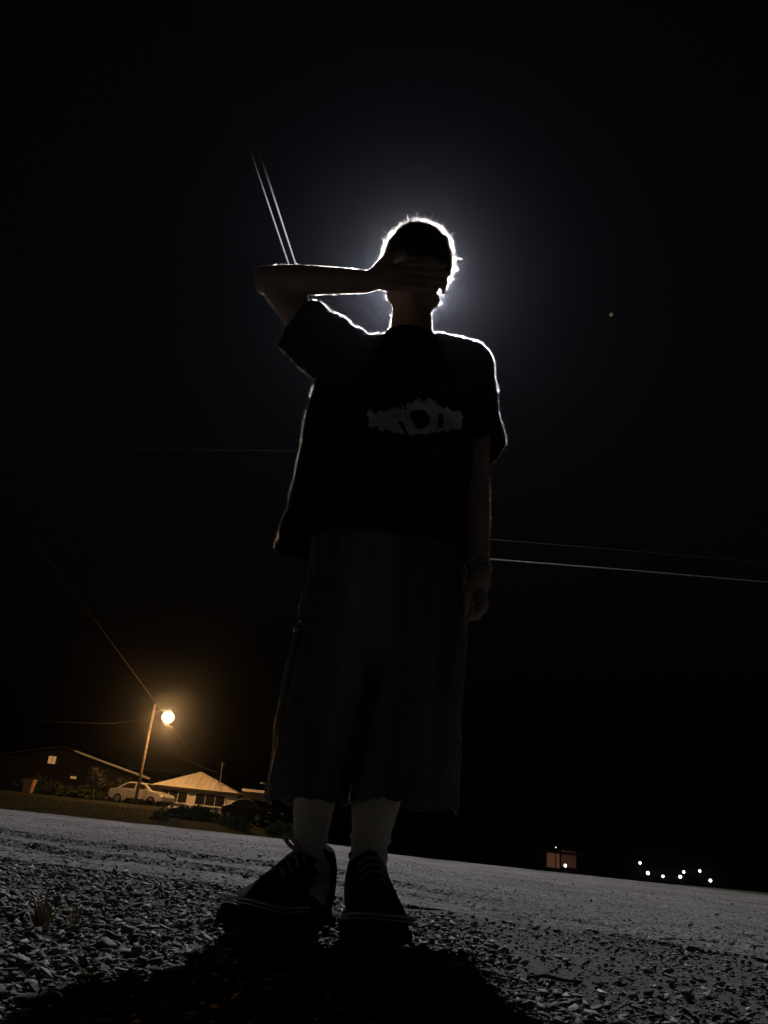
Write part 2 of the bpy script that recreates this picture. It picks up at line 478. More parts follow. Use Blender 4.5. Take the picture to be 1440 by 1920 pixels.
pebble(1178, 1838, 0.013, 'blunt grey stone just above the flat white one at lower right', 0.010)
pebble(1312, 1686, 0.021, 'larger dark pebble on the asphalt below the row of far lights', 0, 1, M['slate'])
pebble(1372, 1696, 0.015, 'small dark pebble on the asphalt nearest the right edge of the picture', 0, 1, M['slate'])
pebble(902, 1670, 0.016, 'dark pebble on the asphalt right of the shoes, left one of a pair', 0, 1, M['slate'])
pebble(929, 1667, 0.013, 'dark pebble on the asphalt right of the shoes, right one of a pair', 0, 1, M['slate'])
pebble(1106, 1690, 0.014, 'lone dark pebble on the asphalt between the shoes and the right edge', 0, 1, M['slate'])
pebble(478, 1673, 0.014, 'dark pebble on the asphalt just above the toe of the outturned shoe', 0, 1, M['slate'])
pebble(412, 1745, 0.008, 'bright little stone touching the toe of the outturned shoe', 0.012, 1, M['chalk'])
# twig in the gravel
p0, p1 = G(988, 1833, 0.022), G(1092, 1840, 0.022)
tw = MB(); tw.tube([p0, (p0*2+p1)/3 + np.array((0, 0.006, 0.003)), (p0+p1*2)/3 + np.array((0, -0.004, 0.0)), p1], [0.0016, 0.0028, 0.0024, 0.0012], 7)
tag(tw.build('twig', M['slate'], smooth=True), 'thin dark twig lying in the gravel at lower right', 'twig')

def tuft(u, v, n, h, label):
    p = G(u, v, 0.005); mb_v = []; mb_f = []
    for _ in range(n):
        a = rng.uniform(0, 6.28); lean = rng.uniform(0.2, 1.1); L = h * rng.uniform(0.5, 1.1); w = 0.0014
        d = np.array((math.cos(a), math.sin(a), 0)); s = np.array((-d[1], d[0], 0))
        b = np.array(p) + d * rng.uniform(0, 0.012); k = len(mb_v)
        q = [b, b + np.array((0, 0, L*0.5)) + d * L * 0.25 * lean, b + np.array((0, 0, L*0.85)) + d * L * 0.75 * lean]
        mb_v += [q[0]-s*w, q[0]+s*w, q[1]-s*w, q[1]+s*w, q[2], q[2]]
        mb_f += [(k, k+1, k+3, k+2), (k+2, k+3, k+4, k+4+0)]
    mb_f = [f if len(set(f)) == 4 else f[:3] for f in mb_f]
    m = MB(); m.add(mb_v, mb_f)
    tag(m.build('grass_tuft', M['dry']), label, 'grass tuft', 'dry grass tufts in the gravel')
tuft(72, 1745, 38, 0.055, 'dry grass tuft in the gravel near the left edge')
tuft(140, 1738, 10, 0.045, 'few thin dry blades right of the tuft at the left edge')
tuft(340, 1850, 6, 0.03, 'single sparse blades in the gravel beside the black shadow')

# ------------------------------------------------------------------ person
person = empty('person', (0, 1.58, 0), 'person in an oversized black tee and long baggy shorts, one hand over the eyes', 'person')
YB = 1.58
body = MB()
# head: skull, jaw, nose, brow, lips, ears; turned slightly to the camera
hc = W(780, 514, 1.585)
tilt = Matrix.Rotation(R(25), 3, 'X')
def hp(x, y, z): return hc + np.array(tilt @ Vector((x, y, z)))
body.ell(hp(0, 0.012, 0.022), (0.074, 0.092, 0.088), tilt, 24, 16)
body.ell(hp(0, -0.022, -0.045), (0.058, 0.066, 0.074), tilt, 20, 14)
body.ell(hp(0, -0.062, -0.098), (0.026, 0.026, 0.020), tilt)
for s in (-1, 1):
    body.ell(hp(s*0.033, -0.068, -0.022), (0.024, 0.020, 0.020), tilt)          # cheek
    body.ell(hp(s*0.030, -0.078, 0.016), (0.026, 0.012, 0.009), tilt)            # brow
    body.ell(hp(s*0.030, -0.074, 0.002), (0.0125, 0.0115, 0.010), tilt)          # eyelid
    body.ell(hp(s*0.076, 0.012, -0.012), (0.008, 0.018, 0.031), tilt)            # ear
    body.limb([hp(s*0.050, -0.005, -0.062), hp(s*0.024, -0.056, -0.102)], [0.020, 0.016])
    body.ell(hp(s*0.009, -0.092, -0.034), (0.008, 0.010, 0.007), tilt)           # nostril wing
body.limb([hp(0, -0.083, 0.010), hp(0, -0.098, -0.015), hp(0, -0.106, -0.030)], [0.008, 0.009, 0.010])
body.ell(hp(0, -0.086, -0.062), (0.022, 0.009, 0.006), tilt)
body.ell(hp(0, -0.084, -0.073), (0.019, 0.010, 0.007), tilt)
# neck, chest, pelvis
nb = W(771, 650, 1.61)
body.limb([hp(0, 0.02, -0.045), W(772, 590, 1.605), nb], [0.052, 0.050, 0.058])
sl, sr = W(650, 672, 1.60), W(884, 690, 1.60)
body.limb([sl, nb - np.array((0, 0, 0.03)), sr], [0.052, 0.065, 0.050])
body.ell(W(755, 760, 1.61), (0.155, 0.10, 0.19), None, 20, 14)
body.ell(W(730, 960, 1.61), (0.135, 0.095, 0.22), None, 20, 14)
hl, hr = W(668, 1110, 1.61), W(785, 1120, 1.61)
body.limb([hl, hr], [0.085, 0.085])
# legs
al = np.array((-0.058, 1.585, 0.085)); ar = np.array((0.045, 1.60, 0.085))
kl = W(606, 1385, 1.59); kr = W(738, 1390, 1.60)
cl_, cr_ = W(585, 1530, 1.60), W(700, 1530, 1.60)
body.limb([hl, kl], [0.078, 0.048]); body.limb([hr, kr], [0.078, 0.048])
body.limb([kl, cl_, W(582, 1590, 1.595), al], [0.046, 0.034, 0.029, 0.031])
body.limb([kr, cr_, W(692, 1590, 1.605), ar], [0.046, 0.038, 0.032, 0.032])
body.limb([al, al + np.array((-0.09, -0.08, -0.045))], [0.034, 0.025]); body.limb([ar, ar + np.array((0.025, -0.14, -0.045))], [0.034, 0.025])
# hanging arm
el, wr = W(888, 890, 1.605), W(897, 1052, 1.56)
body.limb([sr, W(886, 790, 1.61), el], [0.050, 0.044, 0.036])
body.limb([el, W(889, 945, 1.59), wr], [0.036, 0.036, 0.0245])
# hanging hand: palm, four curled fingers, thumb
def chain(pts, r0, r1):
    n = len(pts); body.limb(pts, [r0 + (r1-r0)*i/(n-1) for i in range(n)], 10)
pm = W(897, 1092, 1.545)
body.ell(pm, (0.024, 0.036, 0.050), Matrix.Rotation(R(12), 3, 'Y'), 16, 12)
body.limb([wr, pm], [0.0235, 0.022])
yk = (1.512, 1.530, 1.549, 1.567)
tips = [((903, 1115), (905, 1136), (892, 1151), (880, 1154)), ((905, 1118), (908, 1141), (893, 1157), (879, 1158)),
        ((904, 1118), (907, 1140), (895, 1153), (883, 1152)), ((902, 1115), (904, 1132), (896, 1143), (887, 1144))]
for y, q in zip(yk, tips):
    chain([W(q[0][0], q[0][1], y), W(q[1][0], q[1][1], y - 0.006), W(q[2][0], q[2][1], y - 0.010), W(q[3][0], q[3][1], y - 0.008)], 0.0092, 0.0070)
chain([W(889, 1078, 1.520), W(881, 1100, 1.505), W(876, 1122, 1.500), W(876, 1136, 1.500)], 0.0115, 0.0080)
# raised arm: upper arm up and out, forearm level, hand laid across the eyes
er = W(503, 523, 1.55); wrr = W(688, 528, 1.475)
body.limb([sl, W(575, 602, 1.585), er], [0.055, 0.046, 0.031])
body.limb([er, W(560, 525, 1.53), wrr], [0.032, 0.037, 0.0262])
body.ell(W(492, 515, 1.555), (0.022, 0.022, 0.021)); body.ell(W(499, 530, 1.556), (0.028, 0.028, 0.028))
ph = W(727, 519, 1.462)
d = np.array(W(790, 519, 1.455)) - ph; rotp = Matrix.Rotation(math.atan2(d[2], d[0]) * -1, 3, 'Y')
body.ell(ph, (0.048, 0.019, 0.040), rotp, 18, 12)
body.limb([wrr, ph], [0.026, 0.023])
for i, (v0, v1, L) in enumerate(((497, 497, 1.0), (511, 513, 1.08), (525, 528, 1.02), (538, 542, 0.82))):
    y0 = 1.457 + 0.002 * abs(i - 1)
    chain([W(750, v0, y0), W(750 + 34*L, (v0*2+v1)/3, y0 - 0.006), W(750 + 62*L, (v0+v1*2)/3, y0 - 0.001), W(750 + 84*L, v1, y0 + 0.012)], 0.0098, 0.0074)
chain([W(708, 505, 1.455), W(722, 488, 1.452), W(741, 478, 1.456), W(757, 474, 1.463)], 0.0125, 0.0085)
bme = remesh(body, 0.0042, 3)
body_o = obj('body', bme, M['skin'], person, smooth=True)
tag(body_o, 'bare skin of arms, face, neck and shins')

# ---- black tee
def ring(c, rx, ry, n=40, fold=0.0, ph=0.0, tz=0.0, p=2.3):
    out = []
    for k in range(n):
        t = 2*math.pi*k/n
        cx = math.copysign(abs(math.cos(t)) ** (2/p), math.cos(t)); sy = math.copysign(abs(math.sin(t)) ** (2/p), math.sin(t))
        f = 1 + fold * (math.sin(5*t + ph) * 0.6 + math.sin(9*t + 1.7*ph) * 0.4)
        out.append(np.array(c) + np.array((rx * cx * f, ry * sy * f, tz * cx)))
    return out
def edge_ring(lp, rp, y, ry, fold=0, ph=0):
    a, b = W(lp[0], lp[1], y), W(rp[0], rp[1], y)
    c = (a + b) / 2
    return ring(c, abs(b[0]-a[0]) / 2, ry, fold=fold, ph=ph, tz=(b[2]-a[2])/2)
tee = MB()
tee.loft([edge_ring((516, 1020), (884, 1062), 1.61, 0.150, 0.045, 0.3),
          edge_ring((528, 975), (880, 1012), 1.61, 0.146, 0.035, 0.5),
          edge_ring((549, 900), (880, 935), 1.61, 0.138, 0.025, 0.8),
          edge_ring((570, 810), (886, 850), 1.61, 0.132, 0.012, 1.1),
          edge_ring((588, 730), (900, 765), 1.61, 0.126),
          edge_ring((618, 690), (908, 715), 1.61, 0.112),
          edge_ring((655, 672), (895, 680), 1.61, 0.088),
          edge_ring((705, 655), (845, 656), 1.61, 0.072)][::-1])
a0, a1, a2 = W(668, 690, 1.60), W(612, 650, 1.595), W(551, 603, 1.57)
def oval_tube(pts, ru, ry, n=28):
    rings = []
    for i, p in enumerate(pts):
        t = pts[min(i+1, len(pts)-1)] - pts[max(i-1, 0)]; t = t / np.linalg.norm(t)
        a = np.cross(t, (0, 1, 0)); a /= np.linalg.norm(a); b = np.cross(a, t)
        rings.append([p + ru[i]*math.cos(2*math.pi*k/n)*a + ry[i]*math.sin(2*math.pi*k/n)*b for k in range(n)])
    return rings
tee.loft(oval_tube([a0, a1, a2], (0.075, 0.076, 0.071), (0.085, 0.080, 0.074)))
b0, b1, b2 = W(868, 690, 1.605), W(885, 765, 1.605), W(902, 852, 1.60)
tee.loft(oval_tube([b0, b1, b2], (0.062, 0.062, 0.057), (0.075, 0.080, 0.085)))
tee.limb([W(705, 674, 1.61), W(655, 676, 1.61)], [0.048, 0.062])
tee.limb([W(820, 656, 1.61), W(876, 692, 1.605)], [0.045, 0.062])
tme = remesh(tee, 0.0065, 6)
co = get_co(tme); no = get_no(tme)
disp = np.zeros(len(co))
for i, c in enumerate(co):
    v = Vector(c)
    q = Vector((v.x * 9 + v.z * 5, v.y * 9, v.z * 4 - v.x * 4))
    disp[i] = 0.014 * noise.noise(q) + 0.0045 * noise.noise(q * 2.7 + Vector((4, 1, 7)))
    if v.z > 1.30 and v.x < -0.02:      # bunched cloth along the raised shoulder
        disp[i] += 0.008 * noise.noise(Vector((v.x * 48, v.y * 10, v.z * 30)))
set_co(tme, co + no * disp[:, None])
hem = (W(516, 1020, 1.61) + W(884, 1062, 1.61)) / 2
hn = W(884, 1062, 1.61) - W(516, 1020, 1.61); hn = Vector((hn[2], 0, -hn[0])).normalized()
sn = a2 - a1; sn2 = b2 - b1
cut_open(tme, [(Vector(hem), hn, 0.6), (Vector(a2), Vector(sn).normalized(), 0.11), (Vector(b2), Vector(sn2).normalized(), 0.11)], 0.03)
tee_o = obj('tee_shirt', tme, M['shirt'], person, smooth=True)
sd = tee_o.modifiers.new('thickness', 'SOLIDIFY'); sd.thickness = 0.003; sd.offset = -1
tag(tee_o, 'oversized black tee with wide sleeves')
col = MB()
cc = W(771, 640, 1.603)
cr = [cc + np.array((0.064*math.cos(t), 0.067*math.sin(t), 0.012*math.sin(t) - 0.003*math.cos(t))) for t in np.linspace(0, 2*math.pi, 33)[:-1]]
rings = []
for k, p in enumerate(cr):
    o_ = np.array((p[0]-cc[0], p[1]-cc[1], 0)); o_ /= np.linalg.norm(o_)
    rings.append([p + o_*0.005*math.cos(a) + np.array((0, 0, 1))*0.011*math.sin(a) for a in np.linspace(0, 2*math.pi, 9)[:-1]])
rings.append(rings[0]); col.loft(rings, caps=False)
col.build('collar', M['shirt'], tee_o, smooth=True)

# chest print: ink laid on the cloth, cell by cell, where the cloth is
tco = get_co(tme)
bvh = BVHTree.FromPolygons([Vector(c) for c in tco], [tuple(p.vertices) for p in tme.polygons])
def blot(name, inside, u0, u1, v0, v1, step, m):
    V = []; Fc = []; idx = {}
    def vert(u, v):
        k = (round(u, 2), round(v, 2))
        if k in idx: return idx[k]
        o_ = Vector(CAM); d_ = (Vector(W(u, v, 1.0)) - o_).normalized()
        h = bvh.ray_cast(o_, d_)
        if h[0] is None: return None
        V.append(h[0] - d_ * 0.0022); idx[k] = len(V) - 1
        return idx[k]
    u = u0
    while u < u1:
        v = v0
        while v < v1:
            if inside(u + step/2, v + step/2):
                q = [vert(u, v), vert(u + step, v), vert(u + step, v + step), vert(u, v + step)]
                if None not in q: Fc.append(q)
            v += step
        u += step
    mb = MB(); mb.add(V, Fc)
    return mb.build(name, m, tee_o)
def n2(u, v, s, o=0): return noise.noise(Vector((u * s, v * s, o)))
def eye(u, v):
    w = n2(u, v, 0.09, 3) * 10 + n2(u, v, 0.3, 9) * 7
    top = 772 - 24 * math.exp(-((u - 792) / 42.0) ** 2) + w * 0.8
    bot = 800 + 16 * math.exp(-((u - 780) / 55.0) ** 2) + w
    if u > 845: top = 770 + w * .5; bot = 806 + w * .6
    if not (690 + w * .6 < u < 866 + w * .5 and top < v < bot): return False
    if ((u - 786) / 20) ** 2 + ((v - 786) / 18) ** 2 < 1 and (v - 768) < 1.6 * (u - 760): return False   # dark pupil
    if abs((u - 752) - (v - 795) * 0.6) < 4 + w * .3 and 790 < v < 812: return False
    if abs(u - 826) < 5 + w * .4 and 775 < v < 803: return False
    if abs(u - 760) < 2.5 and v < 768: return False
    return True
def arch(u, v):      # arched row of blurred glyph-like blots above the eye
    c = 722 + 14 * ((u - 785) / 90.0) ** 2
    return 692 < u < 880 and abs(v - c) < 15 and n2(u, v, 0.16, 21) > 0.05 and (u % 24) > 5
def under(u, v):     # a curved smear below it
    c = 846 - 10 * ((u - 800) / 70.0) ** 2
    return 735 < u < 872 and abs(v - c) < 9 and n2(u, v, 0.2, 33) > 0.02
tag(blot('chest_print', eye, 680, 880, 740, 830, 2.0, M['print']), 'ragged grey eye-shaped print across the chest')
tag(blot('faded_print', arch, 680, 890, 690, 760, 2.5, M['faint']), 'barely visible arched print above the eye', kind='stuff')
tag(blot('faded_print', under, 720, 880, 820, 870, 2.5, M['faint']), 'barely visible curved print below the eye', kind='stuff')

# ---- shorts
sh = MB()
def leg_rings(rows, y, ry):
    out = []
    for (ul, vl, ur, vr), r_ in zip(rows, ry):
        a, b = W(ul, vl, y), W(ur, vr, y); c = (a + b)/2
        out.append(ring(c, abs(b[0]-a[0])/2, r_, 36, 0.03, vl * 0.01, (b[2]-a[2])/2, 2.4))
    return out
sh.loft(leg_rings([(588, 1010, 862, 1040), (582, 1065, 868, 1095), (572, 1120, 872, 1150), (563, 1180, 870, 1208), (566, 1225, 866, 1252), (606, 1262, 816, 1283), (660, 1290, 740, 1300)], 1.60, (0.115, 0.122, 0.124, 0.118, 0.10, 0.075, 0.04)))
sh.loft(leg_rings([(574, 1120, 722, 1136), (562, 1180, 715, 1195), (541, 1270, 694, 1290), (521, 1370, 670, 1388), (503, 1460, 650, 1478), (497, 1500, 645, 1516)], 1.590, (0.105, 0.115, 0.118, 0.118, 0.118, 0.118)))
sh.loft(leg_rings([(715, 1130, 872, 1146), (702, 1190, 871, 1210), (690, 1280, 867, 1298), (678, 1380, 863, 1398), (663, 1470, 859, 1488), (660, 1504, 857, 1524)], 1.60, (0.105, 0.115, 0.115, 0.115, 0.115, 0.115)))
sme = remesh(sh, 0.0065, 9)
co = get_co(sme); no = get_no(sme); dp = np.zeros(len(co))
for i, c in enumerate(co):
    q = Vector((c[0] * 17, c[1] * 17, c[2] * 3.2 + c[0] * 3))
    dp[i] = 0.019 * noise.noise(q) + 0.006 * noise.noise(q * 3.1)
set_co(sme, co + no * dp[:, None])
def cap(ul, vl, ur, vr, y):
    a, b = W(ul, vl, y), W(ur, vr, y); n_ = Vector((b[2]-a[2], 0, -(b[0]-a[0]))).normalized()
    return (Vector((a + b)/2), n_, 0.19)
cut_open(sme, [cap(497, 1500, 645, 1516, 1.585), cap(660, 1504, 857, 1524, 1.60)], 0.025)
sh_o = obj('shorts', sme, M['denim'], person, smooth=True)
sd = sh_o.modifiers.new('thickness', 'SOLIDIFY'); sd.thickness = 0.004; sd.offset = -1
for n_ in M['denim'].node_tree.nodes:        # fading runs down the legs in streaks
    if n_.type == 'TEX_NOISE' and abs(n_.inputs['Scale'].default_value - 6) < 0.1:
        mp_ = M['denim'].node_tree.nodes.new('ShaderNodeMapping'); mp_.inputs['Scale'].default_value = (2.2, 2.2, 0.35)
        lk = n_.inputs['Vector'].links[0]; src = lk.from_socket
        M['denim'].node_tree.links.new(src, mp_.inputs['Vector']); M['denim'].node_tree.links.new(mp_.outputs['Vector'], n_.inputs['Vector'])
tag(sh_o, 'long baggy black denim shorts reaching the shins')
def strip(name, pts, r, m, parent):
    mb = MB(); mb.tube(pts, r, 6); return mb.build(name, m, parent, smooth=True)
sbvh = BVHTree.FromPolygons([Vector(c) for c in get_co(sme)], [tuple(p.vertices) for p in sme.polygons])
def on(bv, u, v, off=0.0015):
    o_ = Vector(CAM); d_ = (Vector(W(u, v, 1.0)) - o_).normalized(); h = bv.ray_cast(o_, d_)
    return None if h[0] is None else np.array(h[0] - d_ * off)
for q in ([(562+i*-4.5, 1180+i*24) for i in range(13)], [(690-i*2, 1265+i*20) for i in range(11)]):
    pts = [p for p in (on(sbvh, *c) for c in q) if p is not None]
    if len(pts) > 3: strip('seam', pts, 0.0022, M['thread'], sh_o)
# key ring clipped to the shorts
kc = W(559, 1172, 1.56)
kr_ = MB(); kr_.tube([kc + np.array((0.011*math.cos(t), 0.004*math.sin(t), 0.011*math.sin(t))) for t in np.linspace(0, 2*math.pi, 17)], 0.0020, 6)
kr_.ell(kc + np.array((-0.004, 0, -0.010)), (0.0055, 0.0055, 0.0055)); kr_.ell(kc + np.array((0.005, 0, 0.010)), (0.005, 0.005, 0.005))
tag(kr_.build('key_ring', M['steel'], sh_o, smooth=True), 'shiny metal ring clipped at the hip')
# bracelet on the hanging wrist
bc = W(895, 1064, 1.557); bdir = np.array(pm) - np.array(wr); bdir /= np.linalg.norm(bdir)
ba = np.cross(bdir, (0, 1, 0)); ba /= np.linalg.norm(ba); bb = np.cross(bdir, ba)
br = MB()
for k in range(22):
    t = 2*math.pi*k/22; br.ell(bc + 0.0275*(math.cos(t)*ba + math.sin(t)*bb) + bdir*0.006*math.cos(t), (0.0036,)*3, None, 8, 6)
tag(br.build('bracelet', M['steel'], person, smooth=True), 'thin beaded metal bracelet on the hanging wrist')

# ---- socks
def sock(path, radii):
    mb = MB()
    pts = []; rr = []
    n = 22
    path = [np.array(p) for p in path]
    for i in range(n):
        t = i / (n-1) * (len(path)-1); k = min(int(t), len(path)-2); f = t - k
        pts.append(path[k]*(1-f) + path[k+1]*f)
        rr.append((radii[k]*(1-f) + radii[k+1]*f) + 0.0025 + 0.0022*math.sin(i*2.3) * (i > 6))
    mb.tube(pts, rr, 24, caps=False)
    me = mb.mesh('sock'); c = get_co(me); nn = get_no(me)
    set_co(me, c + nn * np.array([0.004 * noise.noise(Vector(p) * 40) for p in c])[:, None])
    o = obj('sock', me, M['sock'], person, smooth=True); return o
sk = sock([kl*0.6 + cl_*0.4, cl_, W(582, 1590, 1.595), al, al + np.array((-0.01, -0.01, -0.03))], (0.046, 0.034, 0.0295, 0.0315, 0.033))
sk2 = sock([kr*0.6 + cr_*0.4, cr_, W(692, 1590, 1.605), ar, ar + np.array((0.0, -0.01, -0.03))], (0.046, 0.038, 0.0325, 0.0325, 0.033))
pc = W(679, 1580, 1.565)

# ---- shoes (local: toe along +X, sole on z = 0)
def shoe(heel, toe, label, zlift=0.0, outward=False):
    heel = np.array((*heel, 0.0)); toe = np.array((*toe, 0.0)); L = np.linalg.norm(toe - heel)
    ang = math.atan2(toe[1]-heel[1], toe[0]-heel[0])
    root = bpy.data.objects.new('shoe', None); root.location = (heel[0], heel[1], zlift); root.rotation_euler = (0, 0, ang)
    root.matrix_world = Matrix.Translation((heel[0], heel[1], zlift)) @ Matrix.Rotation(ang, 4, 'Z')
    scene.collection.objects.link(root)
    root.parent = person; root.matrix_parent_inverse = person.matrix_world.inverted()
    tag(root, label)
    st = np.array((0.0, 0.03, 0.10, 0.22, 0.36, 0.50, 0.64, 0.76, 0.86, 0.94, 0.985, 1.0)) * L
    hw = 1.05 * np.array((0.014, 0.027, 0.034, 0.036, 0.036, 0.040, 0.046, 0.049, 0.046, 0.037, 0.022, 0.010))
    top = np.array((0.090, 0.132, 0.142, 0.138, 0.126, 0.106, 0.083, 0.062, 0.053, 0.047, 0.041, 0.034))
    def child(mb, name, m, smooth=True, sub=0):
        me = mb.mesh(name); o = bpy.data.objects.new(name, me); me.materials.append(m)
        if smooth: me.polygons.foreach_set('use_smooth', np.ones(len(me.polygons), bool))
        scene.collection.objects.link(o); o.parent = root
        if sub: s_ = o.modifiers.new('sub', 'SUBSURF'); s_.levels = sub; s_.render_levels = sub
        return o
    def sect(x, w, z0, z1, n=20):
        out = []
        for k in range(n):
            t = 2*math.pi*k/n; c, s = math.cos(t), math.sin(t)
            z = (z0+z1)/2 + (z1-z0)/2 * math.copysign(abs(s)**0.8, s)
            wz = w * math.copysign(abs(c)**0.7, c)
            if s > 0: wz *= 1 - (0.08 + 0.30 * min(1, max(0, (x/L - 0.3) / 0.25))) * (s ** 1.5) * (1 if z1 > 0.06 else 0.4)
            out.append((x, wz, z))
        return out
    up = MB(); up.loft([sect(x, w, 0.014, t) for x, w, t in zip(st, hw, top)])
    child(up, 'upper', M['suede'], sub=1)
    so = MB()
    so.loft([[(x, (w+0.006)*s_, z) for s_, z in ((-1, 0.0), (1, 0.0), (1.02, 0.012), (1.0, 0.030), (-1.0, 0.030), (-1.02, 0.012))] for x, w in zip(st - 0.004 + 0.012*st/L, hw)])
    child(so, 'sole', M['rubber'], sub=1)
    tc = MB()     # rubber toe bumper
    k = 8; tc.loft([sect(x + 0.005, w + 0.0035, 0.012, min(t, 0.036)) for x, w, t in zip(st[k:], hw[k:], top[k:])])
    child(tc, 'toe_bumper', M['rubber'], sub=1)
    for dz, r_ in ((0.0335, 0.0026), (0.027, 0.0015)):   # pale line running round above the sole
        pp = MB(); pts = [(x + 0.006, w + 0.0075, dz + (0.012 * max(0, (x/L - 0.7) / 0.3))) for x, w in zip(st[4:], hw[4:])]
        pp.tube(pts + [(p[0], -p[1], p[2]) for p in pts[::-1]], r_, 6); child(pp, 'piping', M['piping'])
    co_ = MB()    # padded collar
    pts = [(0.135*L + 0.085*L*math.cos(t) + 0.035*L, 0.029*math.sin(t), 0.122 + 0.006*math.cos(t)) for t in np.linspace(0, 2*math.pi, 21)]
    co_.tube(pts, 0.007, 8); child(co_, 'collar_padding', M['suede'])
    tg = MB(); tg.loft([[(x, -0.017, z-0.004), (x, 0.017, z-0.004), (x, 0.015, z+0.004), (x, -0.015, z+0.004)] for x, z in ((0.30*L, 0.136), (0.36*L, 0.120), (0.46*L, 0.104), (0.58*L, 0.084))])
    child(tg, 'tongue', M['suede'], sub=1)
    for i in range(4):
        x = (0.37 + 0.065*i)*L; z = 0.120 - 0.0105*i
        lc = MB(); lc.tube([(x+0.012, -0.026, z-0.012), (x+0.006, -0.012, z), (x-0.004, 0.012, z+0.001), (x-0.012, 0.026, z-0.012)], 0.0030, 7); child(lc, 'lace', M['lace'])
        lc = MB(); lc.tube([(x+0.012, 0.026, z-0.012), (x+0.006, 0.012, z+0.003), (x-0.004, -0.012, z+0.003), (x-0.012, -0.026, z-0.012)], 0.0030, 7); child(lc, 'lace', M['lace'])
    for s_ in ((-1,) if outward else ()):
        t = np.linspace(0, 2*math.pi, 15)
        lc = MB(); lc.tube([(0.37*L + 0.016*(1-math.cos(a)), s_*0.012 + 0.012*math.sin(a), 0.124 + 0.012*(1-math.cos(a))) for a in t], 0.0040, 7); child(lc, 'lace_loop', M['lace'])
    return root
shoe((-0.028, 1.632), (-0.186, 1.462), 'black shoe with pale laces, turned outward', 0.008, True)
shoe((0.030, 1.652), (0.074, 1.385), 'black shoe with its toe toward the camera', 0.010)

# ---- hair: dark cap under thousands of strands
def scalp_dir(th, ph):
    return np.array((math.sin(th)*math.cos(ph), math.sin(th)*math.sin(ph), math.cos(th)))
hcen = hp(0, 0.012, 0.022); hr3 = np.array((0.081, 0.096, 0.091))
cap_ = MB(); V = []; Fc = []
nu, nv_ = 48, 22
def hairline(ph):    # polar angle where hair ends: short at the brow, long at the nape
    f = -math.sin(ph)                      # 1 at the front
    return R(95) - R(7) * max(0, f) + R(22) * max(0, -f)
for i in range(nv_ + 1):
    for k in range(nu):
        ph = 2*math.pi*k/nu; th = hairline(ph) * i / nv_
        d = scalp_dir(th, ph); thick = 1.10 + 0.08 * max(0, math.cos(th)) + 0.09 * noise.noise(Vector(d * 5.5)) + 0.04 * noise.noise(Vector(d * 4))
        if i == nv_: thick = 1.0
        V.append(hcen + np.array(tilt @ Vector(d * hr3 * thick)))
for i in range(nv_):
    for k in range(nu):
        Fc.append((i*nu+k, i*nu+(k+1) % nu, (i+1)*nu+(k+1) % nu, (i+1)*nu+k))
cap_.add(V, Fc)
hair_o = cap_.build('hair', M['hair'], person, smooth=True)
tag(hair_o, 'short tousled dark hair')
SV = []; SF = []
NS = 24000
for _ in range(NS):
    ph = rng.uniform(0, 2*math.pi); ct = rng.uniform(math.cos(hairline(ph)), 1); th = math.acos(ct)
    d = scalp_dir(th, ph)
    p = hcen + np.array(tilt @ Vector(d * hr3 * (1.06 + 0.08 * max(0, ct))))
    fl = np.array((0.25, -0.55, -0.45)) + rng.normal(0, 0.5, 3)      # combed forward and down, ruffled
    clump = np.array([noise.noise(Vector(d * 7 + Vector((o_, 0, 0)))) for o_ in (0.0, 11.3, 27.1)])
    g = d * rng.uniform(0.35, 0.9) + 0.42 * fl + 0.9 * clump; g /= np.linalg.norm(g)
    L = rng.uniform(0.010, 0.026) * (1.0 if rng.random() > 0.03 else 1.7) * (1.0 + 0.35 * noise.noise(Vector(d * 5 + Vector((3, 8, 1)))))
    side = np.cross(g, rng.normal(size=3)); side /= np.linalg.norm(side)
    bend = 0.35 * fl - 0.3 * d; w = 0.00010
    q = [p, p + g*L*0.5 + bend*L*0.05, p + g*L*0.85 + bend*L*0.28]
    k = len(SV)
    SV += [q[0]-side*w, q[0]+side*w, q[1]-side*w*0.8, q[1]+side*w*0.8, q[2]-side*w*.3, q[2]+side*w*.3]
    SF += [(k, k+1, k+3, k+2), (k+2, k+3, k+5, k+4)]
st_ = obj('hair_strands', fast_mesh('hair_strands', SV, SF), M['strand'], hair_o); tag(st_, kind='stuff')

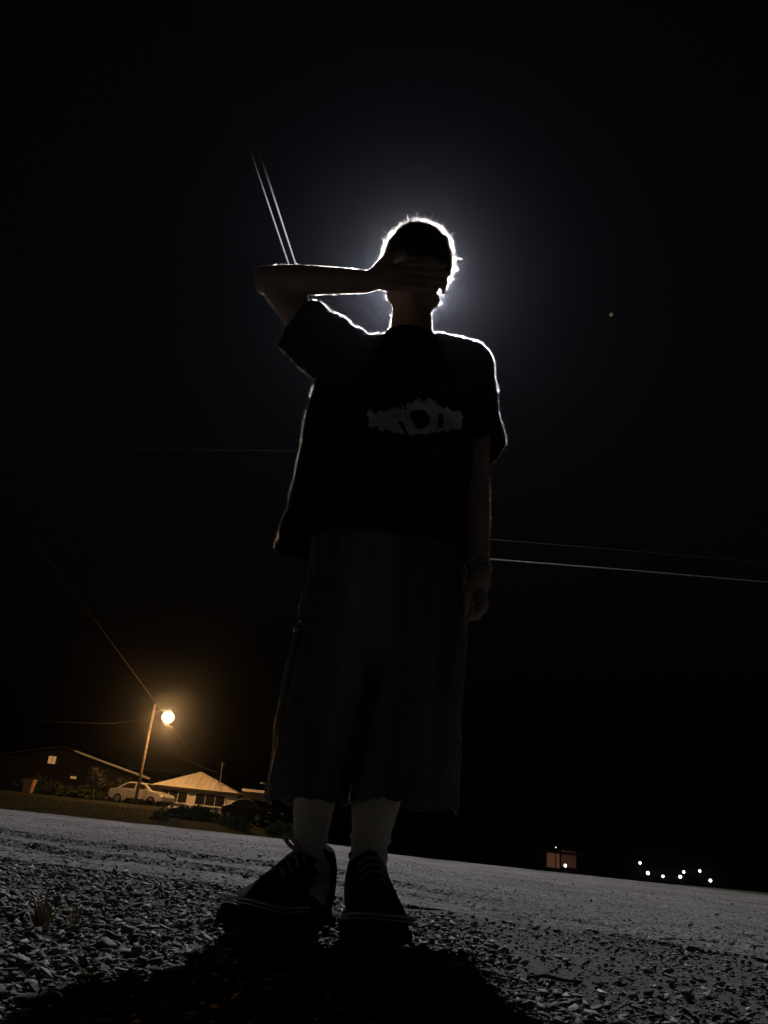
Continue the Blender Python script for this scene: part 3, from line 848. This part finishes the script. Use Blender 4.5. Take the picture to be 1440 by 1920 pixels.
# ---- fibres added to cloth and skin so the backlight draws a rim
def fuzz(name, me, count, L, w, m, parent, zmin=-1):
    co = get_co(me); no = get_no(me)
    tri = []
    me.calc_loop_triangles()
    t = np.empty(len(me.loop_triangles)*3, np.int32); me.loop_triangles.foreach_get('vertices', t); t = t.reshape(-1, 3)
    t = t[co[t[:, 0], 2] > zmin]
    ar_ = np.linalg.norm(np.cross(co[t[:, 1]]-co[t[:, 0]], co[t[:, 2]]-co[t[:, 0]]), axis=1)
    pick = rng.choice(len(t), count, p=ar_/ar_.sum())
    a, b = rng.random(count), rng.random(count); fl = a + b > 1; a[fl] = 1-a[fl]; b[fl] = 1-b[fl]
    tt = t[pick]
    p = co[tt[:, 0]] + a[:, None]*(co[tt[:, 1]]-co[tt[:, 0]]) + b[:, None]*(co[tt[:, 2]]-co[tt[:, 0]])
    n_ = no[tt[:, 0]]
    d = n_ + rng.normal(0, 0.45, (count, 3)); d /= np.linalg.norm(d, axis=1)[:, None]
    s = np.cross(d, rng.normal(size=(count, 3))); s /= np.linalg.norm(s, axis=1)[:, None]
    cl_n = np.array([noise.noise(Vector(q) * 60) + noise.noise(Vector(q) * 17) for q in p])
    ln = (L * rng.uniform(0.4, 1.2, count) * np.clip(1.0 + 1.1 * cl_n, 0.35, 2.0))[:, None]
    V = np.stack([p - s*w, p + s*w, p + d*ln], 1).reshape(-1, 3)
    o = obj(name, fast_mesh(name, V, np.arange(count*3).reshape(-1, 3)), m, parent); tag(o, kind='stuff')
    return o
fuzz('tee_rim_fuzz', tme, 150000, 0.0055, 0.00026, M['cloth_rim'], tee_o)
fuzz('denim_rim_fuzz', sme, 70000, 0.0038, 0.00022, M['cloth_rim'], sh_o)
fuzz('skin_rim_fuzz', bme, 110000, 0.0055, 0.00026, M['down'], body_o)
for s_, o_ in ((sk, sk), (sk2, sk2)):
    fuzz('sock_rim_fuzz', s_.data, 5000, 0.004, 0.00016, M['cloth_rim'], s_)

# ------------------------------------------------------------------ flood lamp behind the head
LP = W(777, 522, 10.2)                      # lamp head
PB = np.array((0.24, 12.1, 0.0)); PB[2] = terrain(PB[0], PB[1]) - 0.2
lamp = empty('street_lamp', (PB[0], PB[1], PB[2]), 'white floodlight on a tall pole hidden behind the head', 'street lamp')
mb = MB(); mb.tube([PB, PB + np.array((0, 0, 5.0)), (PB[0], PB[1], LP[2] + 0.30)], [0.11, 0.09, 0.06], 14)
mb.build('pole', M['galv'], lamp, smooth=True)
mb = MB(); mb.tube([(PB[0], PB[1], LP[2] - 0.25), (PB[0], PB[1] - 0.6, LP[2] + 0.12), (LP[0], LP[1] + 0.2, LP[2] + 0.22)], 0.035, 10)
mb.build('arm', M['galv'], lamp, smooth=True)
FT = R(35)
rt = Matrix.Rotation(-FT, 3, 'X')
ax = np.array(rt @ Vector((0, 0, -1)))       # the way the lamp shines: down and toward the camera side
mb = MB(); mb.box(LP - ax*0.10, (0.26, 0.34, 0.08), rt); hs = mb.build('housing', M['galv'], lamp, bevel=0.015)
mb = MB(); mb.box(LP - ax*0.052, (0.20, 0.26, 0.012), rt); mb.build('lens', M['white_glow'], lamp)
mb = MB()      # unseen plate added to cut the light so the wires fade
mb.box(LP + np.array((0, -0.21, 0.09)), (0.90, 0.012, 0.34)); mb.build('light_stop', M['galv'], lamp)
ld = bpy.data.lights.new('flood_light', 'POINT'); ld.energy = FLOOD_W; ld.color = (0.97, 0.96, 1.0)
ld.shadow_soft_size = 0.10
lo = bpy.data.objects.new('flood_light', ld)
scene.collection.objects.link(lo); lo.parent = lamp; lo.matrix_parent_inverse = lamp.matrix_world.inverted()
lo.matrix_world = Matrix.Translation(Vector(LP)) @ rt.to_4x4()

# ------------------------------------------------------------------ overhead wires
def wire(pts, r, label, group='overhead wires', sag=0.0, m=None):
    pts = [np.array(p, float) for p in pts]
    if len(pts) == 2:
        n = 24; a, b = pts
        pts = [a*(1-t) + b*t - np.array((0, 0, sag*4*t*(1-t))) for t in np.linspace(0, 1, n)]
    mb = MB(); mb.tube(pts, r, 8); return tag(mb.build('overhead_wire', m or M['cable'], smooth=True), label, 'wire', group)
top = np.array((PB[0], PB[1] - 0.08, LP[2] - 0.5))
def H(u, v, z): return G(u, v, z)
for q0, q1, r_, lb in (((552, 490), (478, 262), 0.020, 'right one of the two pale wires rising above the raised forearm'),
                       ((539, 490), (462, 262), 0.018, 'left one of the two pale wires rising above the raised forearm')):
    zw = LP[2] + 0.55
    a_, b_ = H(*q0, zw), H(*q1, zw)
    dd = (b_ - a_)
    wire([a_ - dd * 4.0, a_ - dd, a_, a_ + dd * 0.5, b_, a_ + dd * 2.0, a_ + dd * 4.0], r_, lb, m=M['old_cable'])
wire([W(880, 1046, 12.05), W(1180, 1070, 12.0), W(1500, 1098, 11.9), W(2600, 1180, 11.5)], 0.020, 'bright lower wire running right from behind the hanging arm', m=M['black_cable'])
wire([W(880, 1008, 12.2), W(1100, 1026, 12.3), W(1500, 1060, 12.4), W(2600, 1150, 12.4)], 0.0028, 'faint thin wire just above the bright one on the right', m=M['black_cable'])
wire([W(940, 846, 14.0), W(600, 846, 14.0), W(300, 843, 14.5), W(-300, 838, 16.0)], 0.0018, 'barely visible wire crossing behind the waist to the left', m=M['black_cable'])

# ------------------------------------------------------------------ orange street lamp and its wires
YL = 47.8
GL = W(315, 1345, YL)
pb = W(250, 1520, YL); pb[2] = terrain(pb[0], pb[1]) - 0.1
ptop = W(292, 1318, YL); ptop = np.array((pb[0], YL, ptop[2]))
pt_img = W(291, 1320, YL)
olamp = empty('street_lamp', tuple(pb), 'orange glowing street lamp on a slim pole beside the pale house', 'street lamp')
mb = MB(); mb.tube([pb, (pb*2 + pt_img)/3, pt_img], [0.10, 0.085, 0.065], 12); mb.build('pole', M['wood'], olamp, smooth=True)
mb = MB(); mb.tube([W(288, 1336, YL), W(300, 1332, YL), W(314, 1333, YL)], 0.03, 8); mb.build('arm', M['galv'], olamp, smooth=True)
mb = MB(); mb.ell(GL, (0.35, 0.35, 0.34), None, 24, 16); gl = mb.build('globe', M['orange_glow'], olamp, smooth=True)
mb = MB(); mb.tube([GL + np.array((0, 0, 0.36)), GL + np.array((0, 0, 0.44))], [0.2, 0.12], 14); mb.build('cap', M['galv'], olamp, smooth=True)
ld = bpy.data.lights.new('sodium_light', 'POINT'); ld.energy = SODIUM_W; ld.color = (1.0, 0.50, 0.155); ld.shadow_soft_size = 0.36
lo = bpy.data.objects.new('sodium_light', ld); scene.collection.objects.link(lo); lo.parent = olamp
lo.matrix_parent_inverse = olamp.matrix_world.inverted(); lo.location = GL
gl.visible_shadow = True
lo.location = GL + np.array((0, 0, 0))
wire([W(60, 1010, 30.0), W(180, 1165, 40.0), W(291, 1316, 47.8)], 0.013, 'wire coming down from the upper left to the orange lamp')
wire([W(291, 1318, 47.8), W(340, 1385, 49.5), W(384, 1444, 51.0)], 0.022, 'wire dropping from the orange lamp to the roof peak')
wire([W(60, 1352, 45.0), W(200, 1357, 48.5), W(250, 1352, 49), W(289, 1343, 47.8)], 0.018, 'sagging wire reaching the orange lamp from the left')
wire([W(308, 1413, 47.0), W(345, 1425, 48.5), W(382, 1440, 50.5), W(420, 1452, 56)], 0.030, 'short bright wire above the peak of the pale roof')
wire([W(240, 1440, 58.0), W(286, 1444, 58.0), W(345, 1451, 58.0), W(420, 1462, 60)], 0.022, 'faint wire behind the left slope of the pale roof')

# utility pole on the right of the house
ub = W(489, 1512, 50.0); ut = W(540, 1290, 50.0); ub[2] = terrain(ub[0], 50.0) - 0.1
up_ = empty('utility_pole', tuple(ub), 'slim leaning utility pole right of the pale house', 'pole')
mb = MB(); mb.tube([ub, ut], [0.06, 0.035], 10); mb.build('shaft', M['wood'], up_, smooth=True)
mb = MB(); mb.tube([W(488, 1468, 50), W(497, 1469, 50)], 0.04, 8); mb.build('bracket', M['galv'], up_, smooth=True)
vb = W(413, 1466, 56.0); vt = W(417, 1428, 56.0)
mp = empty('antenna_mast', (vb[0], vb[1], vb[2] - 3), 'thin upright mast behind the right slope of the pale roof', 'mast')
mb = MB(); mb.tube([(vb[0], vb[1], terrain(vb[0], 56.0)), vb, vt], 0.04, 8); mb.build('mast_tube', M['galv'], mp)
mb = MB(); mb.tube([vt + np.array((-0.25, 0, -0.2)), vt + np.array((0.25, 0, -0.2))], 0.02, 6); mb.build('crossbar', M['galv'], mp)

# ------------------------------------------------------------------ pale house
YH = 52.0
hA, hB = W(284, 1470, YH), W(447, 1488, YH)         # eave corners
apex = W(377, 1447, YH + 2.6)
ez = (hA[2] + hB[2]) / 2
x0, x1 = hA[0], hB[0]; yd = 6.5
gz = terrain((x0+x1)/2, YH) - 0.1
house = empty('house', ((x0+x1)/2, YH, gz), 'small pale house with a pointed hip roof lit by the orange lamp', 'house')
ov = 0.14
mb = MB(); mb.box(((x0+x1)/2, YH + ov + yd/2, (gz+ez)/2), (x1-x0-2*ov, yd - ov, ez - gz)); mb.build('wall', M['plaster'], house)
mb = MB()
ap = np.array((apex[0], YH + 2.6, apex[2])); ap2 = ap + np.array((0, 1.6, 0))
e = [np.array(q) for q in ((x0, YH, ez), (x1, YH, ez), (x1, YH+yd+ov, ez), (x0, YH+yd+ov, ez))]
mb.add(e + [ap, ap2], [(0,1,4), (1,2,5,4), (2,3,5), (3,0,4,5), (3,2,1,0)])
rf = mb.build('roof', M['roof'], house)
for i in range(1, 14):        # standing seams on the face toward the lamp
    t = i/14; p = e[0]*(1-t) + e[1]*t; 
    # seam runs up the slope until it meets a hip
    k = min(t / ((ap[0]-x0)/(x1-x0)), (1-t) / ((x1-ap[0])/(x1-x0)))
    q = np.array((p[0], YH + 2.6*k, ez + (ap[2]-ez)*k))
    s_ = MB(); s_.tube([p + np.array((0,-0.01,0.03)), q + np.array((0,-0.01,0.03))], 0.014, 5); s_.build('roof_seam', M['roof'], rf)
mb = MB(); mb.box(((x0+x1)/2, YH - 0.02, ez - 0.10), (x1-x0+0.04, 0.05, 0.20)); mb.build('fascia', M['fascia'], house)
yw = YH + ov * 2 - ov + 0.0 + 0.0
yw = YH + ov + ov/2
for (u0, v0, u1, v1) in ((300, 1483, 350, 1497), (367, 1492, 421, 1503)):
    a, b = W(u0, v0 + 2, yw), W(u1, v1 + 4, yw)
    cx_, cz_ = (a[0]+b[0])/2, (a[2]+b[2])/2; w_, h_ = abs(b[0]-a[0]), 0.62
    win = MB(); win.box((cx_, yw - 0.02, cz_), (w_ + 0.12, 0.10, h_ + 0.12)); wo = win.build('window', M['trim'], house)
    for j in range(3):
        pn = MB(); pn.box((cx_ + (j-1)*w_/3, yw - 0.08, cz_), (w_/3 - 0.05, 0.03, h_)); pn.build('pane', M['glass'], wo)
    sl_ = MB(); sl_.box((cx_, yw - 0.10, cz_ - h_/2 - 0.06), (w_ + 0.2, 0.12, 0.05)); sl_.build('sill', M['trim'], wo)
# carport to its right
c0, c1 = W(453, 1491, 50.0), W(506, 1500, 50.0)
cp = empty('carport', ((c0[0]+c1[0])/2, 50, gz), 'low flat carport roof joining the right side of the pale house', 'carport')
mb = MB(); mb.box(((c0[0]+c1[0])/2, 51.0, (c0[2]+c1[2])/2), (c1[0]-c0[0], 2.6, 0.16), Matrix.Rotation(R(-16), 3, 'X')); mb.build('roof', M['roof'], cp)
for sx in (c0[0]+0.1, c1[0]-0.1):
    for sy in (50.1, 51.8):
        mb = MB(); mb.tube([(sx, sy, gz), (sx, sy, c0[2] + (sy-51.0)*0.28 - 0.02)], 0.06, 8); mb.build('post', M['wood'], cp)

# neighbouring house with a long sloping verge
n0, n1 = W(120, 1402, 57.0), W(284, 1463, 57.0)
ng = terrain(n0[0], 57.0) - 0.2
nh = empty('house', ((n0[0]+n1[0])/2, 57.0, ng), 'dark gabled house at far left with a long bright roof edge', 'house')
nl = W(60, 1470, 57.0)
xa, xr, xl = n0[0], n1[0], n0[0] - (n1[0]-n0[0])*0.8
za, zr = n0[2], n1[2]; zl = za - (za-zr)*0.8
mb = MB(); yF, yBk = 57.0, 64.0
V = [(xl+.3, yF, ng), (xr-.3, yF, ng), (xr-.3, yF, zr), (xa, yF, za-.1), (xl+.3, yF, zl), (xl+.3, yBk, ng), (xr-.3, yBk, ng), (xr-.3, yBk, zr), (xa, yBk, za-.1), (xl+.3, yBk, zl)]
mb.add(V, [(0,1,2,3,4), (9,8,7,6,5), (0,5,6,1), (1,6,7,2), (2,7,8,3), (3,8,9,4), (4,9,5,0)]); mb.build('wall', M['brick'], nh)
def slab(a, b, t=0.12):
    m_ = MB(); m_.add([(a[0], yF-.45, a[1]), (b[0], yF-.45, b[1]), (b[0], yBk+.3, b[1]), (a[0], yBk+.3, a[1]), (a[0], yF-.45, a[1]+t), (b[0], yF-.45, b[1]+t), (b[0], yBk+.3, b[1]+t), (a[0], yBk+.3, a[1]+t)],
                       [(0,1,2,3), (7,6,5,4), (0,4,5,1), (1,5,6,2), (2,6,7,3), (3,7,4,0)]); return m_
slab((xa, za), (xr, zr)).build('roof', M['fascia'], nh); slab((xl, zl), (xa - 0.01, za)).build('roof', M['fascia'], nh)
dv = np.array((xr - xa, 0, zr - za)); 
mb = MB(); mb.tube([(xa + 0.15*dv[0], yF - .5, za + 0.15*dv[2] + .05), (xr, yF - .5, zr + .05)], 0.075, 8); mb.build('verge_board', M['trim'], nh)
def glow_panel(u, v, y, w_, h_, m, parent):
    c = W(u, v, y); q = MB(); q.box(c, (w_ + .12, .08, h_ + .12)); wo = q.build('window', M['fascia'], parent)
    for s_ in (-1, 1):
        q = MB(); q.box(c + np.array((s_*w_/4, -.05, 0)), (w_/2 - .04, .03, h_)); q.build('pane', m, wo)
glow_panel(98, 1425, 56.9, 0.55, 0.5, M['wall_glow'], nh)  # glowing panel for a bright patch on the wall
glow_panel(138, 1458, 56.9, 0.42, 0.16, M['wall_glow'], nh)  # glowing panel for a small bright spot

# orange bin on the lawn
bb_ = W(48, 1497, 45.0); bz = max(bb_[2], terrain(bb_[0], 45.0))
mb = MB(); rr = []
for z, s_ in ((0, .20), (.05, .22), (.62, .27), (.66, .29)): rr.append([(bb_[0] + s_*sx, 45 + s_*sy, bz + z) for sx, sy in ((-1,-1), (1,-1), (1,1), (-1,1))])
bino = empty('bin', (bb_[0], 45, bz), 'small orange bin standing alone near the left edge', 'bin')
mb.loft(rr); mb.build('tub', M['bin'], bino, bevel=0.02)
mb = MB(); mb.box((bb_[0], 45, bz + .685), (.60, .60, .05)); mb.build('lid', M['bin'], bino, bevel=0.015)
# ground under the bin: a small mound already carries it (see the bank)

# ------------------------------------------------------------------ cars
def car(loc, rz, sc_, m, label, lamp_m):
    root = empty('parked_car', (0, 0, 0), label, 'car', 'parked cars')
    prof = [(-2.15, .42), (-2.18, .62), (-2.12, .88), (-1.55, .98), (-0.95, 1.36), (-0.55, 1.45), (0.25, 1.44), (0.62, 1.36), (1.22, .98), (1.95, .84), (2.17, .66), (2.18, .40), (1.75, .26), (-1.75, .26)]
    rings = []
    for y_, k, zk in ((-.84, .96, .99), (-.80, 1, 1), (0, 1.005, 1.015), (.80, 1, 1), (.84, .96, .99)):
        rings.append([(x*k, y_ * (1 - .22*max(0, (z-.95)/.5)), z*zk if z > .5 else z) for x, z in prof])
    mb = MB(); mb.loft(rings); mb.build('body', m, root, bevel=0.04)
    for s_ in (-1, 1):
        for nm, q in (('side_window', [(-1.22, 1.02), (-.80, 1.33), (-.12, 1.38), (-.12, 1.02)]), ('side_window', [(-.04, 1.02), (-.04, 1.38), (.52, 1.32), (1.02, 1.02)])):
            mb = MB(); mb.add([(x, s_*(.862 - .185*max(0, (z-.95)/.5)), z) for x, z in q] + [(x, s_*(.835 - .185*max(0, (z-.95)/.5)), z) for x, z in q],
                              [(0,1,2,3), (7,6,5,4), (0,4,5,1), (1,5,6,2), (2,6,7,3), (3,7,4,0)]); mb.build(nm, M['glass'], root)
        mb = MB(); mb.box((.0, s_*.852, .66), (.95, .02, .46)); d_ = mb.build('door', m, root, bevel=.02)
        mb = MB(); mb.box((-.34, s_*.872, .84), (.16, .025, .03)); mb.build('handle', M['galv'], d_)
        for x in (-1.32, 1.36):
            mb = MB(); mb.tube([(x, s_*.66, .32), (x, s_*.88, .32)], .32, 24); ty = mb.build('wheel', M['tyre'], root)
            mb = MB(); mb.tube([(x, s_*.86, .32), (x, s_*.895, .32)], [.2, .19], 18); mb.build('rim', M['galv'], ty)
        mb = MB(); mb.ell((2.10, s_*.60, .68), (.07, .20, .09)); mb.build('headlight', lamp_m, root)
        mb = MB(); mb.ell((-2.12, s_*.62, .78), (.05, .18, .09)); mb.build('tail_light', M['bin'], root)
        mb = MB(); mb.ell((.95, s_*.97, 1.0), (.06, .10, .07)); mb.build('mirror', m, root)
    mb = MB(); mb.add([(1.19, -.66, 1.0), (1.19, .66, 1.0), (.64, .58, 1.36), (.64, -.58, 1.36), (1.22, -.66, 1.01), (1.22, .66, 1.01), (.67, .58, 1.375), (.67, -.58, 1.375)], [(0,1,2,3), (7,6,5,4), (0,4,5,1), (1,5,6,2), (2,6,7,3), (3,7,4,0)]); mb.build('windscreen', M['glass'], root)
    mb = MB(); mb.add([(-1.53, -.66, 1.0), (-1.53, .66, 1.0), (-.97, .58, 1.37), (-.97, -.58, 1.37), (-1.56, -.66, 1.01), (-1.56, .66, 1.01), (-1.0, .58, 1.385), (-1.0, -.58, 1.385)], [(0,1,2,3), (7,6,5,4), (0,4,5,1), (1,5,6,2), (2,6,7,3), (3,7,4,0)]); mb.build('rear_window', M['glass'], root)
    root.location = loc; root.rotation_euler = (0, 0, rz); root.scale = (sc_,)*3
    return root
cpos = W(258, 1512, 50.0)
car((cpos[0], 50.5, terrain(cpos[0], 50.5)), R(-22), 0.9, M['paint'], 'white car parked behind the orange lamp pole', M['trim'])
cpos = W(470, 1545, 44.0)
car((cpos[0], 44.0, terrain(cpos[0], 44.0)), R(-38), 0.8, M['dark_paint'], 'dark car with one pale light, right of the hedge', M['chalk'])

# ------------------------------------------------------------------ planting round the house
def leaves(cen, rad, n, size, seed):
    r_ = np.random.default_rng(seed); V = []; Fc = []
    for _ in range(n):
        p = r_.normal(size=3); p /= np.linalg.norm(p); p = p * r_.random() ** 0.4
        q = np.array(cen) + p * np.array(rad) * (0.8 + 0.5 * noise.noise(Vector(p * 2.3 + Vector((seed, 0, 0)))))
        a = r_.normal(size=3); a /= np.linalg.norm(a); b = np.cross(a, r_.normal(size=3)); b /= np.linalg.norm(b)
        k = len(V); s = size * r_.uniform(.5, 1.3)
        V += [q - a*s, q + b*s*.5, q + a*s, q - b*s*.5]; Fc.append((k, k+1, k+2, k+3))
    return V, Fc
def shrub(u, v, y, rad, n, size, label, m, seed, group=None):
    c = W(u, v, y); g_ = terrain(c[0], y)
    t = empty('shrub', (c[0], y, g_), label, 'shrub', group)
    mb = MB(); mb.add(*leaves(c, rad, n, size, seed)); mb.build('foliage', m, t)
    mb = MB()
    for k in range(4):
        mb.tube([(c[0] + .1*k - .15, y, g_ - .1), (c[0] + rad[0]*.5*(k-1.5)/2, y, c[2])], [.04, .015], 6)
    mb.build('stem', M['bark'], t)
shrub(362, 1531, 36.0, (1.75, .6, .50), 3200, .085, 'wide dark hedge in front of the pale house', M['leaf'], 3, 'dark shrubs before the house')
shrub(300, 1537, 33.0, (.42, .35, .40), 800, .07, 'small dark shrub left of the wide hedge, right of the grass strip', M['leaf'], 5, 'dark shrubs before the house')
shrub(446, 1546, 34.0, (.75, .5, .36), 1300, .08, 'dark shrub at the right end of the wide hedge', M['leaf'], 8, 'dark shrubs before the house')
shrub(530, 1556, 33.0, (.8, .5, .34), 1300, .08, 'dark shrub beside the outer edge of the shorts hem', M['leaf'], 9, 'dark shrubs before the house')
shrub(140, 1490, 52.0, (2.6, .8, .6), 2600, .11, 'long dark bush under the far gabled house', M['leaf'], 11, 'dark shrubs before the house')
shrub(268, 1508, 46.5, (1.45, .35, .30), 2200, .09, 'low dark shrub hiding the sill of the white car', M['leaf'], 14, 'dark shrubs before the house')
shrub(70, 1478, 53.0, (1.6, .8, .9), 1800, .11, 'tall dark bush behind the orange bin', M['leaf'], 17, 'dark shrubs before the house')
shrub(228, 1478, 54.0, (1.0, .7, .8), 1300, .10, 'dark bush between the small tree and the white car', M['leaf'], 19, 'dark shrubs before the house')
# small pale tree left of the car
tb = W(172, 1508, 46.0); tg_ = terrain(tb[0], 46.0) - .1
tr = empty('small_tree', (tb[0], 46.0, tg_), 'small spindly pale tree left of the white car', 'tree')
mb = MB(); mb.tube([(tb[0], 46, tg_), W(173, 1485, 46), W(177, 1462, 46), W(182, 1448, 46)], [.09, .07, .05, .03], 8)
for k, (u, v) in enumerate(((165, 1455), (196, 1452), (203, 1462), (188, 1440), (168, 1468), (199, 1470))):
    mb.tube([W(175, 1474 - k*2, 46), W((175+u)/2, v + 8, 46 + .2*(k % 3 - 1)), W(u, v, 46 + .35*(k % 3 - 1))], [.04, .03, .012], 6)
mb.build('trunk', M['bark'], tr, smooth=True)
V, Fc = leaves(W(180, 1458, 46), (.75, .5, .62), 420, .09, 21); mb = MB(); mb.add(V, Fc); mb.build('crown', M['pale_leaf'], tr)
# tan rail fence right of the hedge
f0, f1 = W(405, 1517, 46.0), W(476, 1526, 46.0); fg = terrain(f0[0], 46) - .1
fe = empty('low_fence', ((f0[0]+f1[0])/2, 46, fg), 'low tan timber fence below the right end of the pale house', 'fence')
for k in range(5):
    x = f0[0] + (f1[0]-f0[0])*k/4
    mb = MB(); mb.box((x, 46.06, (fg + f0[2] + .1)/2), (.10, .08, f0[2] + .1 - fg)); mb.build('post', M['tan'], fe)
for dz in (0, -.28):
    mb = MB(); mb.box(((f0[0]+f1[0])/2, 46, (f0[2]+f1[2])/2 + dz), (f1[0]-f0[0], .04, .16)); mb.build('rail', M['tan'], fe)

# short grass on the bank beyond the road
V = []; Fc = []
r_ = np.random.default_rng(31)
for _ in range(16000):
    y = r_.uniform(15.5, 40); x = r_.uniform(-.44*y - 1, -.20*y)
    z = terrain(x, y); h = r_.uniform(.02, .07); a = r_.uniform(0, 3.14); w = .012; l_ = r_.normal(0, .03, 2)
    k = len(V); V += [(x - w*math.cos(a), y - w*math.sin(a), z - .01), (x + w*math.cos(a), y + w*math.sin(a), z - .01), (x + l_[0], y + l_[1], z + h)]
    Fc.append((k, k+1, k+2))
tag(obj('grass', fast_mesh('grass', V, Fc), M['grass']), 'short dull green grass on the bank beyond the road', 'grass', kind='stuff')

# ------------------------------------------------------------------ far lights on the right
desc = ['leftmost and highest of the row of far white lights', 'second far white light from the left, low over the road edge',
        'third far white light from the left, small and low', 'lower of the two touching far white lights',
        'upper of the two touching far white lights', 'sixth far white light, alone above the others at right', 'rightmost of the far white lights, lowest over the road edge']
for (u, v, r_), lb in zip(((1200, 1618, .10), (1215, 1637, .13), (1243, 1643, .10), (1275.5, 1644, .12), (1282, 1635, .10), (1312, 1633, .10), (1332, 1651, .12)), desc):
    c = W(u, v, 70.0); g_ = terrain(c[0], 70.0)
    g_ = min(g_, c[2] - 1.2)
    t = empty('lamp_post', (c[0], 70.0, g_), lb, 'lamp post', 'far white lights')
    mb = MB(); mb.tube([(c[0], 70, g_), (c[0], 70, c[2] - .08)], [.05, .03], 8); mb.build('post', M['fascia'], t)
    mb = MB(); mb.ell(c, (r_, r_, r_), None, 14, 10); mb.build('globe', M['spark'], t, smooth=True)
    mb = MB(); mb.tube([c + np.array((0, 0, r_*.9)), c + np.array((0, 0, r_*1.3))], [r_*.7, .02], 10); mb.build('cap', M['galv'], t)
# far shed; lamplight on its two front panels painted as glow
s0, s1 = W(1017, 1596, 66.0), W(1082, 1602, 66.0); sg = terrain(s0[0], 66) - .2; sg = min(sg, s0[2] - 2.4)
shd = empty('shed', ((s0[0]+s1[0])/2, 66, sg), 'dim far shed with two front panels given a dull orange glow above the road edge', 'shed')
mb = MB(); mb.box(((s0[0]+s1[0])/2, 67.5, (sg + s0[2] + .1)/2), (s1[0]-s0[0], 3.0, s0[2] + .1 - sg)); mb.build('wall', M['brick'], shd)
mb = MB(); mb.box(((s0[0]+s1[0])/2, 67.4, s0[2] + .18), (s1[0]-s0[0] + .5, 3.8, .14), Matrix.Rotation(R(5), 3, 'X')); mb.build('roof', M['fascia'], shd)
for u, m_, w_ in ((1037, M['front_glow'], 1.0), (1066, M['front_glow_dim'], 1.15)):
    c = W(u, 1611, 65.97); mb = MB(); mb.box(c, (w_ + .1, .06, 1.3)); wo = mb.build('window', M['fascia'], shd)
    mb = MB(); mb.box(c + np.array((0, -.04, 0)), (w_, .03, 1.2)); mb.build('pane', m_, wo)  # lamplit front panel, its brightness emitted by the material
for u, v, r_, lb in ((1060, 1623, .11, 'far white light in front of the dim shed'), (1042, 1589, .035, 'tiny far light above the dim shed')):
    c = W(u, v, 64.5); t = empty('lamp_post', (c[0], 64.5, sg), lb, 'lamp post', 'far white lights')
    mb = MB(); mb.tube([(c[0], 64.5, sg), (c[0], 64.5, c[2] - r_*.5)], [.05, .03], 8); mb.build('post', M['fascia'], t)
    mb = MB(); mb.ell(c, (r_,)*3, None, 12, 8); mb.build('globe', M['spark'], t, smooth=True)

# lone star
c = W(1146, 590, 1500.0)
mb = MB(); mb.ell(c, (4.2, 4.2, 4.6), None, 12, 8)
tag(mb.build('star', M['star'], smooth=True), 'single faint yellowish star right of the head', 'star')

# ------------------------------------------------------------------ haze added to make the glow round the lamps
hz = MB(); hz.box((0, 45, 2.5), (420, 250, 23))
hm = bpy.data.materials.new('glow_haze'); hm.use_nodes = True
nt = hm.node_tree; nt.nodes.remove(nt.nodes['Principled BSDF'])
pv = nt.nodes.new('ShaderNodeVolumePrincipled')
pv.inputs['Color'].default_value = (0.80, 0.85, 1.0, 1); pv.inputs['Density'].default_value = 0.0007; pv.inputs['Anisotropy'].default_value = 0.972
nt.links.new(pv.outputs[0], nt.nodes['Material Output'].inputs['Volume'])
hzo = hz.build('haze', hm); tag(hzo, 'thin haze added for the glow round the lamps', 'haze', kind='stuff')
